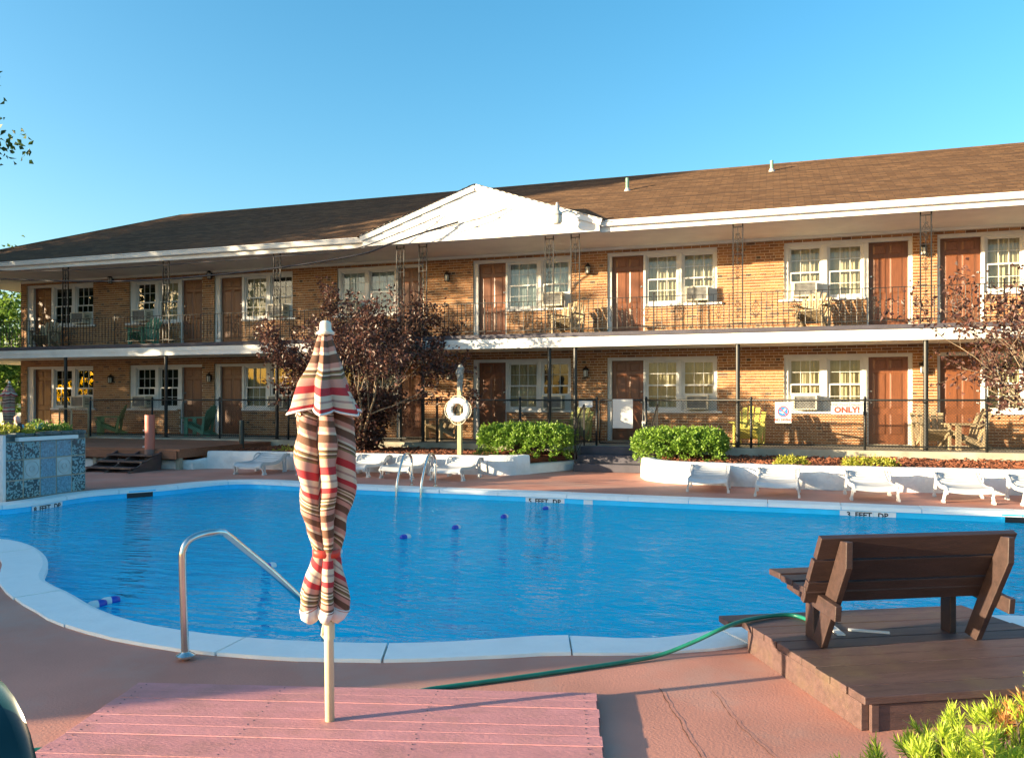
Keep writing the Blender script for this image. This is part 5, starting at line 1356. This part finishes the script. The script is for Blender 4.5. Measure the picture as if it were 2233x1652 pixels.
# ================================================================ POOL RAILS AND FLOATS
P = at(405,1438); hr = thing('pool_handrail', 'bent stainless steel pool handrail beside the umbrella', 'handrail', (P.x,P.y,0))
dz = P.length; D = lambda vx, vy, d: Vector(((vx-CX)/F*d*CS-d*SN, (vx-CX)/F*d*SN+d*CS, EYE+(HZ-vy)/F*d))-Vector((P.x,P.y,0))
d0 = 4.775
pts = [D(405,1440,d0),D(401,1330,d0),D(398,1225,d0),D(400,1200,d0+.005),D(408,1183,d0+.02),D(422,1172,d0+.05),D(445,1164,d0+.10),D(468,1160,d0+.14),D(480,1160,d0+.17),D(494,1165,d0+.21),D(530,1194,d0+.32),D(590,1244,d0+.48),D(650,1300,d0+.62),D(690,1342,d0+.72),D(705,1372,d0+.74),D(712,1460,d0+.74)]
MB().tube(spline(pts,5), .0225, 16).build('rail', T['steel'], hr, smooth=True)
MB().lathe([(.055,0.02),(.055,.03),(.03,.045),(.026,.05)], 16).build('escutcheon', T['steel'], hr, smooth=True, auto=40)
la = thing('pool_ladder', 'pair of curved stainless ladder rails at the far pool edge', 'ladder', (at(898,1058).x, at(898,1058).y, 0))
for a, b in (((898,1058),(862.7,1080)),((949.6,1060),(915,1088))):
    p0 = at(*a)-Vector(la.location); p1 = p0+Vector((.0,-.62,0)); 
    arc = [p0, p0+Vector((0,0,.35))]+[p0+Vector((0,-.20+.20*math.cos(t),.42+.17*math.sin(t))) for t in (0,.5,1.,1.57,2.1,2.6)]+[p1+Vector((0,.10,.28)), p1+Vector((0,0,0)), p1+Vector((0,-.02,-.6))]
    MB().tube(spline(arc,4), .0215, 12).build('rail', T['steel'], la, smooth=True); MB().lathe([(.05,.0),(.05,.012),(.026,.02)], 12, p0).build('escutcheon', T['steel'], la)
for z in (-.25,-.5):
    q0 = at(898,1058)-Vector(la.location)+Vector((0,-.64,z)); q1 = at(949.6,1060)-Vector(la.location)+Vector((0,-.64,z)); MB().bar(q0, q1, .08, .03).build('rung', T['tilewhite'], la)
fl_pts = [at(190,1326,WZ), at(1238,1101,WZ)]; rope = thing('float_line', 'rope with blue and white floats dividing the pool', 'rope', fl_pts[0])
vec = fl_pts[1]-fl_pts[0]
MB().tube([(0,0,0)]+[vec*(k/12)+Vector((0,0,-.03)) for k in range(1,12)]+[vec], .004, 6).build('rope', T['blueplastic'], rope)
ra = math.atan2(vec.y, vec.x)
def float_me(c1, c2):
    m = MB(); m.lathe([(.012,-.11),(.042,-.10),(.056,-.07),(.056,.0)], 14, mi=0); m.lathe([(.0565,0),(.056,.05),(.042,.10),(.012,.11)], 14, mi=1)
    me = m.mesh('float'); me.materials.append(c1); me.materials.append(c2)
    for p, i in zip(me.polygons, m.m): p.material_index = i; p.use_smooth = True
    me.set_sharp_from_angle(angle=math.radians(60)); return me
f1 = float_me(T['blueplastic'], T['white']); f2 = float_me(T['white'], T['blueplastic'])
for k, (vx, vy, me) in enumerate(((212,1321,f2),(241,1313,f2),(587,1237,f1),(735,1206,f1),(884,1173,f1),(995,1152,f1),(1100,1128,f1),(1192,1110,f1))):
    p = at(vx, vy, WZ)-Vector(rope.location); inst('float', me, rope, (p.x, p.y, .012), (0,math.pi/2,ra+random.uniform(-.2,.2)), (.68,.68,.68))

# ================================================================ GRILL, FOREGROUND SHRUB, WIRES
gp = thing('barbecue_grill', 'shiny dark green barbecue grill lid at the lower left corner', 'grill', (-1.56,1.28,0), math.radians(68)); gp.scale = (.95,.95,.945)
prof = []
for k in range(15):
    a = math.pi*k/14; prof.append((.24*math.cos(a), .80+.20*math.sin(a)**.9))
m = MB(); n = len(prof); X0, X1 = -.55, .0
m.add([(X0,y,z) for y,z in prof]+[(X1,y,z) for y,z in prof], [(i,i+1,n+i+1,n+i) for i in range(n-1)]+[tuple(range(n)), tuple(reversed(range(n,2*n)))]); m.build('lid', T['grillpaint'], gp, smooth=True, auto=40, bevel=.02)
m = MB(); m.prism([(.24,.60),(.26,.78),(-.26,.78),(-.24,.60)], X0, X1); o = m.build('firebox', T['grillpaint'], gp); o.matrix_local = Matrix(((0,0,1,0),(1,0,0,0),(0,1,0,0),(0,0,0,1)))
MB().tube([(X0+.02,-.27,.86),(X0+.02,-.31,.87),(X1-.02,-.31,.87),(X1-.02,-.27,.86)], .014, 8).build('lid_handle', T['steel'], gp, smooth=True)
for x in (X0+.04,X1-.04):
    for y in (-.2,.2): MB().box((x-.018,y-.018,0),(x+.018,y+.018,.62)).build('leg', T['iron'], gp)
MB().box((X0+.02,-.2,.15),(X1-.02,.2,.17)).build('lower_shelf', T['iron'], gp)
# foreground conifer: shoots carrying stars of needles
random.seed(14)
fbp = Vector((.61,2.29,.02)); sh = thing('conifer_shrub', 'yellow green needled shrub in the lower right foreground', 'shrub', fbp)
nd = MB(); no = MB(); ob = MB(); wd_ = MB()
def needles(m, p, d, L_, cnt, nl):
    d = d.normalized(); s = d.orthogonal().normalized(); t = d.cross(s)
    for i in range(cnt):
        u = i/cnt; a = i*2.4+random.uniform(-.3,.3); out = (s*math.cos(a)+t*math.sin(a)); dirn = (out*(1.0-.55*u)+d*(.45+.7*u)).normalized(); q = p+d*L_*u
        w = dirn.cross(out).normalized() if dirn.cross(out).length > 1e-4 else s; l = nl*random.uniform(.75,1.15); ww = .0021
        m.add([q-w*ww*.6, q+w*ww*.6, q+dirn*l*.55+w*ww, q+dirn*l, q+dirn*l*.55-w*ww], [(0,1,2,4),(4,2,3)])
for br in range(640):
    v = rv(); v.z = abs(v.z)*.95+.05; R_m = .40*random.uniform(.7,1.04)*(1+.16*math.sin(v.x*7+1)*math.sin(v.y*6)); tip = Vector((v.x*R_m*1.02, v.y*R_m*1.0, .18+v.z*R_m*1.25))
    root = Vector((v.x*.08, v.y*.08, .0)); midp = root.lerp(tip, .5)+rv()*.05; pts = []
    for k in range(7): t = k/6; pts.append(root.lerp(midp,t).lerp(midp.lerp(tip,t),t))
    dd = (pts[6]-pts[5]).normalized()
    wd_.tube(pts, [.006-.0007*k for k in range(7)], 4, cap=False)
    orange = (tip-Vector((.05,.12,.62))).length < .09
    for k in range(4, 7):
        for q in range(3):
            sd = (dd*.8+rv()*(.9 if k < 6 else .55)+Vector((0,0,.25))).normalized(); L2 = random.uniform(.03,.055)
            wd_.tube([pts[k], pts[k]+sd*L2], [.0025,.001], 3, cap=False)
            needles(ob if orange else (no if k < 5 else nd), pts[k]+sd*.008, sd, L2, 24, random.uniform(.028,.040))
nd.build('young_needles', T['L_needle'], sh); no.build('old_needles', T['L_needled'], sh); ob.build('browned_needles', T['L_orange'], sh); wd_.build('twigs', T['bark'], sh)
# overhead cables from beyond the left frame to the gable
def cable(name, pts, r, label, Ya, Yb):
    P = []
    for i, (vx, vy) in enumerate(pts):
        t = i/(len(pts)-1); P.append(aty(vx, Ya+(Yb-Ya)*t, vy))
    o = MB().tube(spline(P, 5), r, 6).build(name, T['wire'], smooth=True); tag(o, label, 'cable')
cable('overhead_cable', [(-120,603),(0,608),(150,613),(300,612),(430,603),(600,585),(780,556),(850,532),(930,505),(1000,484)], .022, 'thick bundled cable sagging across the upper left balcony', 15.8, 17.80)
cable('overhead_cable', [(-120,590),(0,590),(160,589),(370,577),(590,560),(760,545),(860,512),(960,470)], .012, 'thin upper cable running along the left eave to the gable', 16.2, 17.80)
cable('overhead_cable', [(700,570),(790,553),(900,515),(1040,478),(1105,455)], .010, 'short thin cable rising across the face of the white gable', 17.3, 17.80)
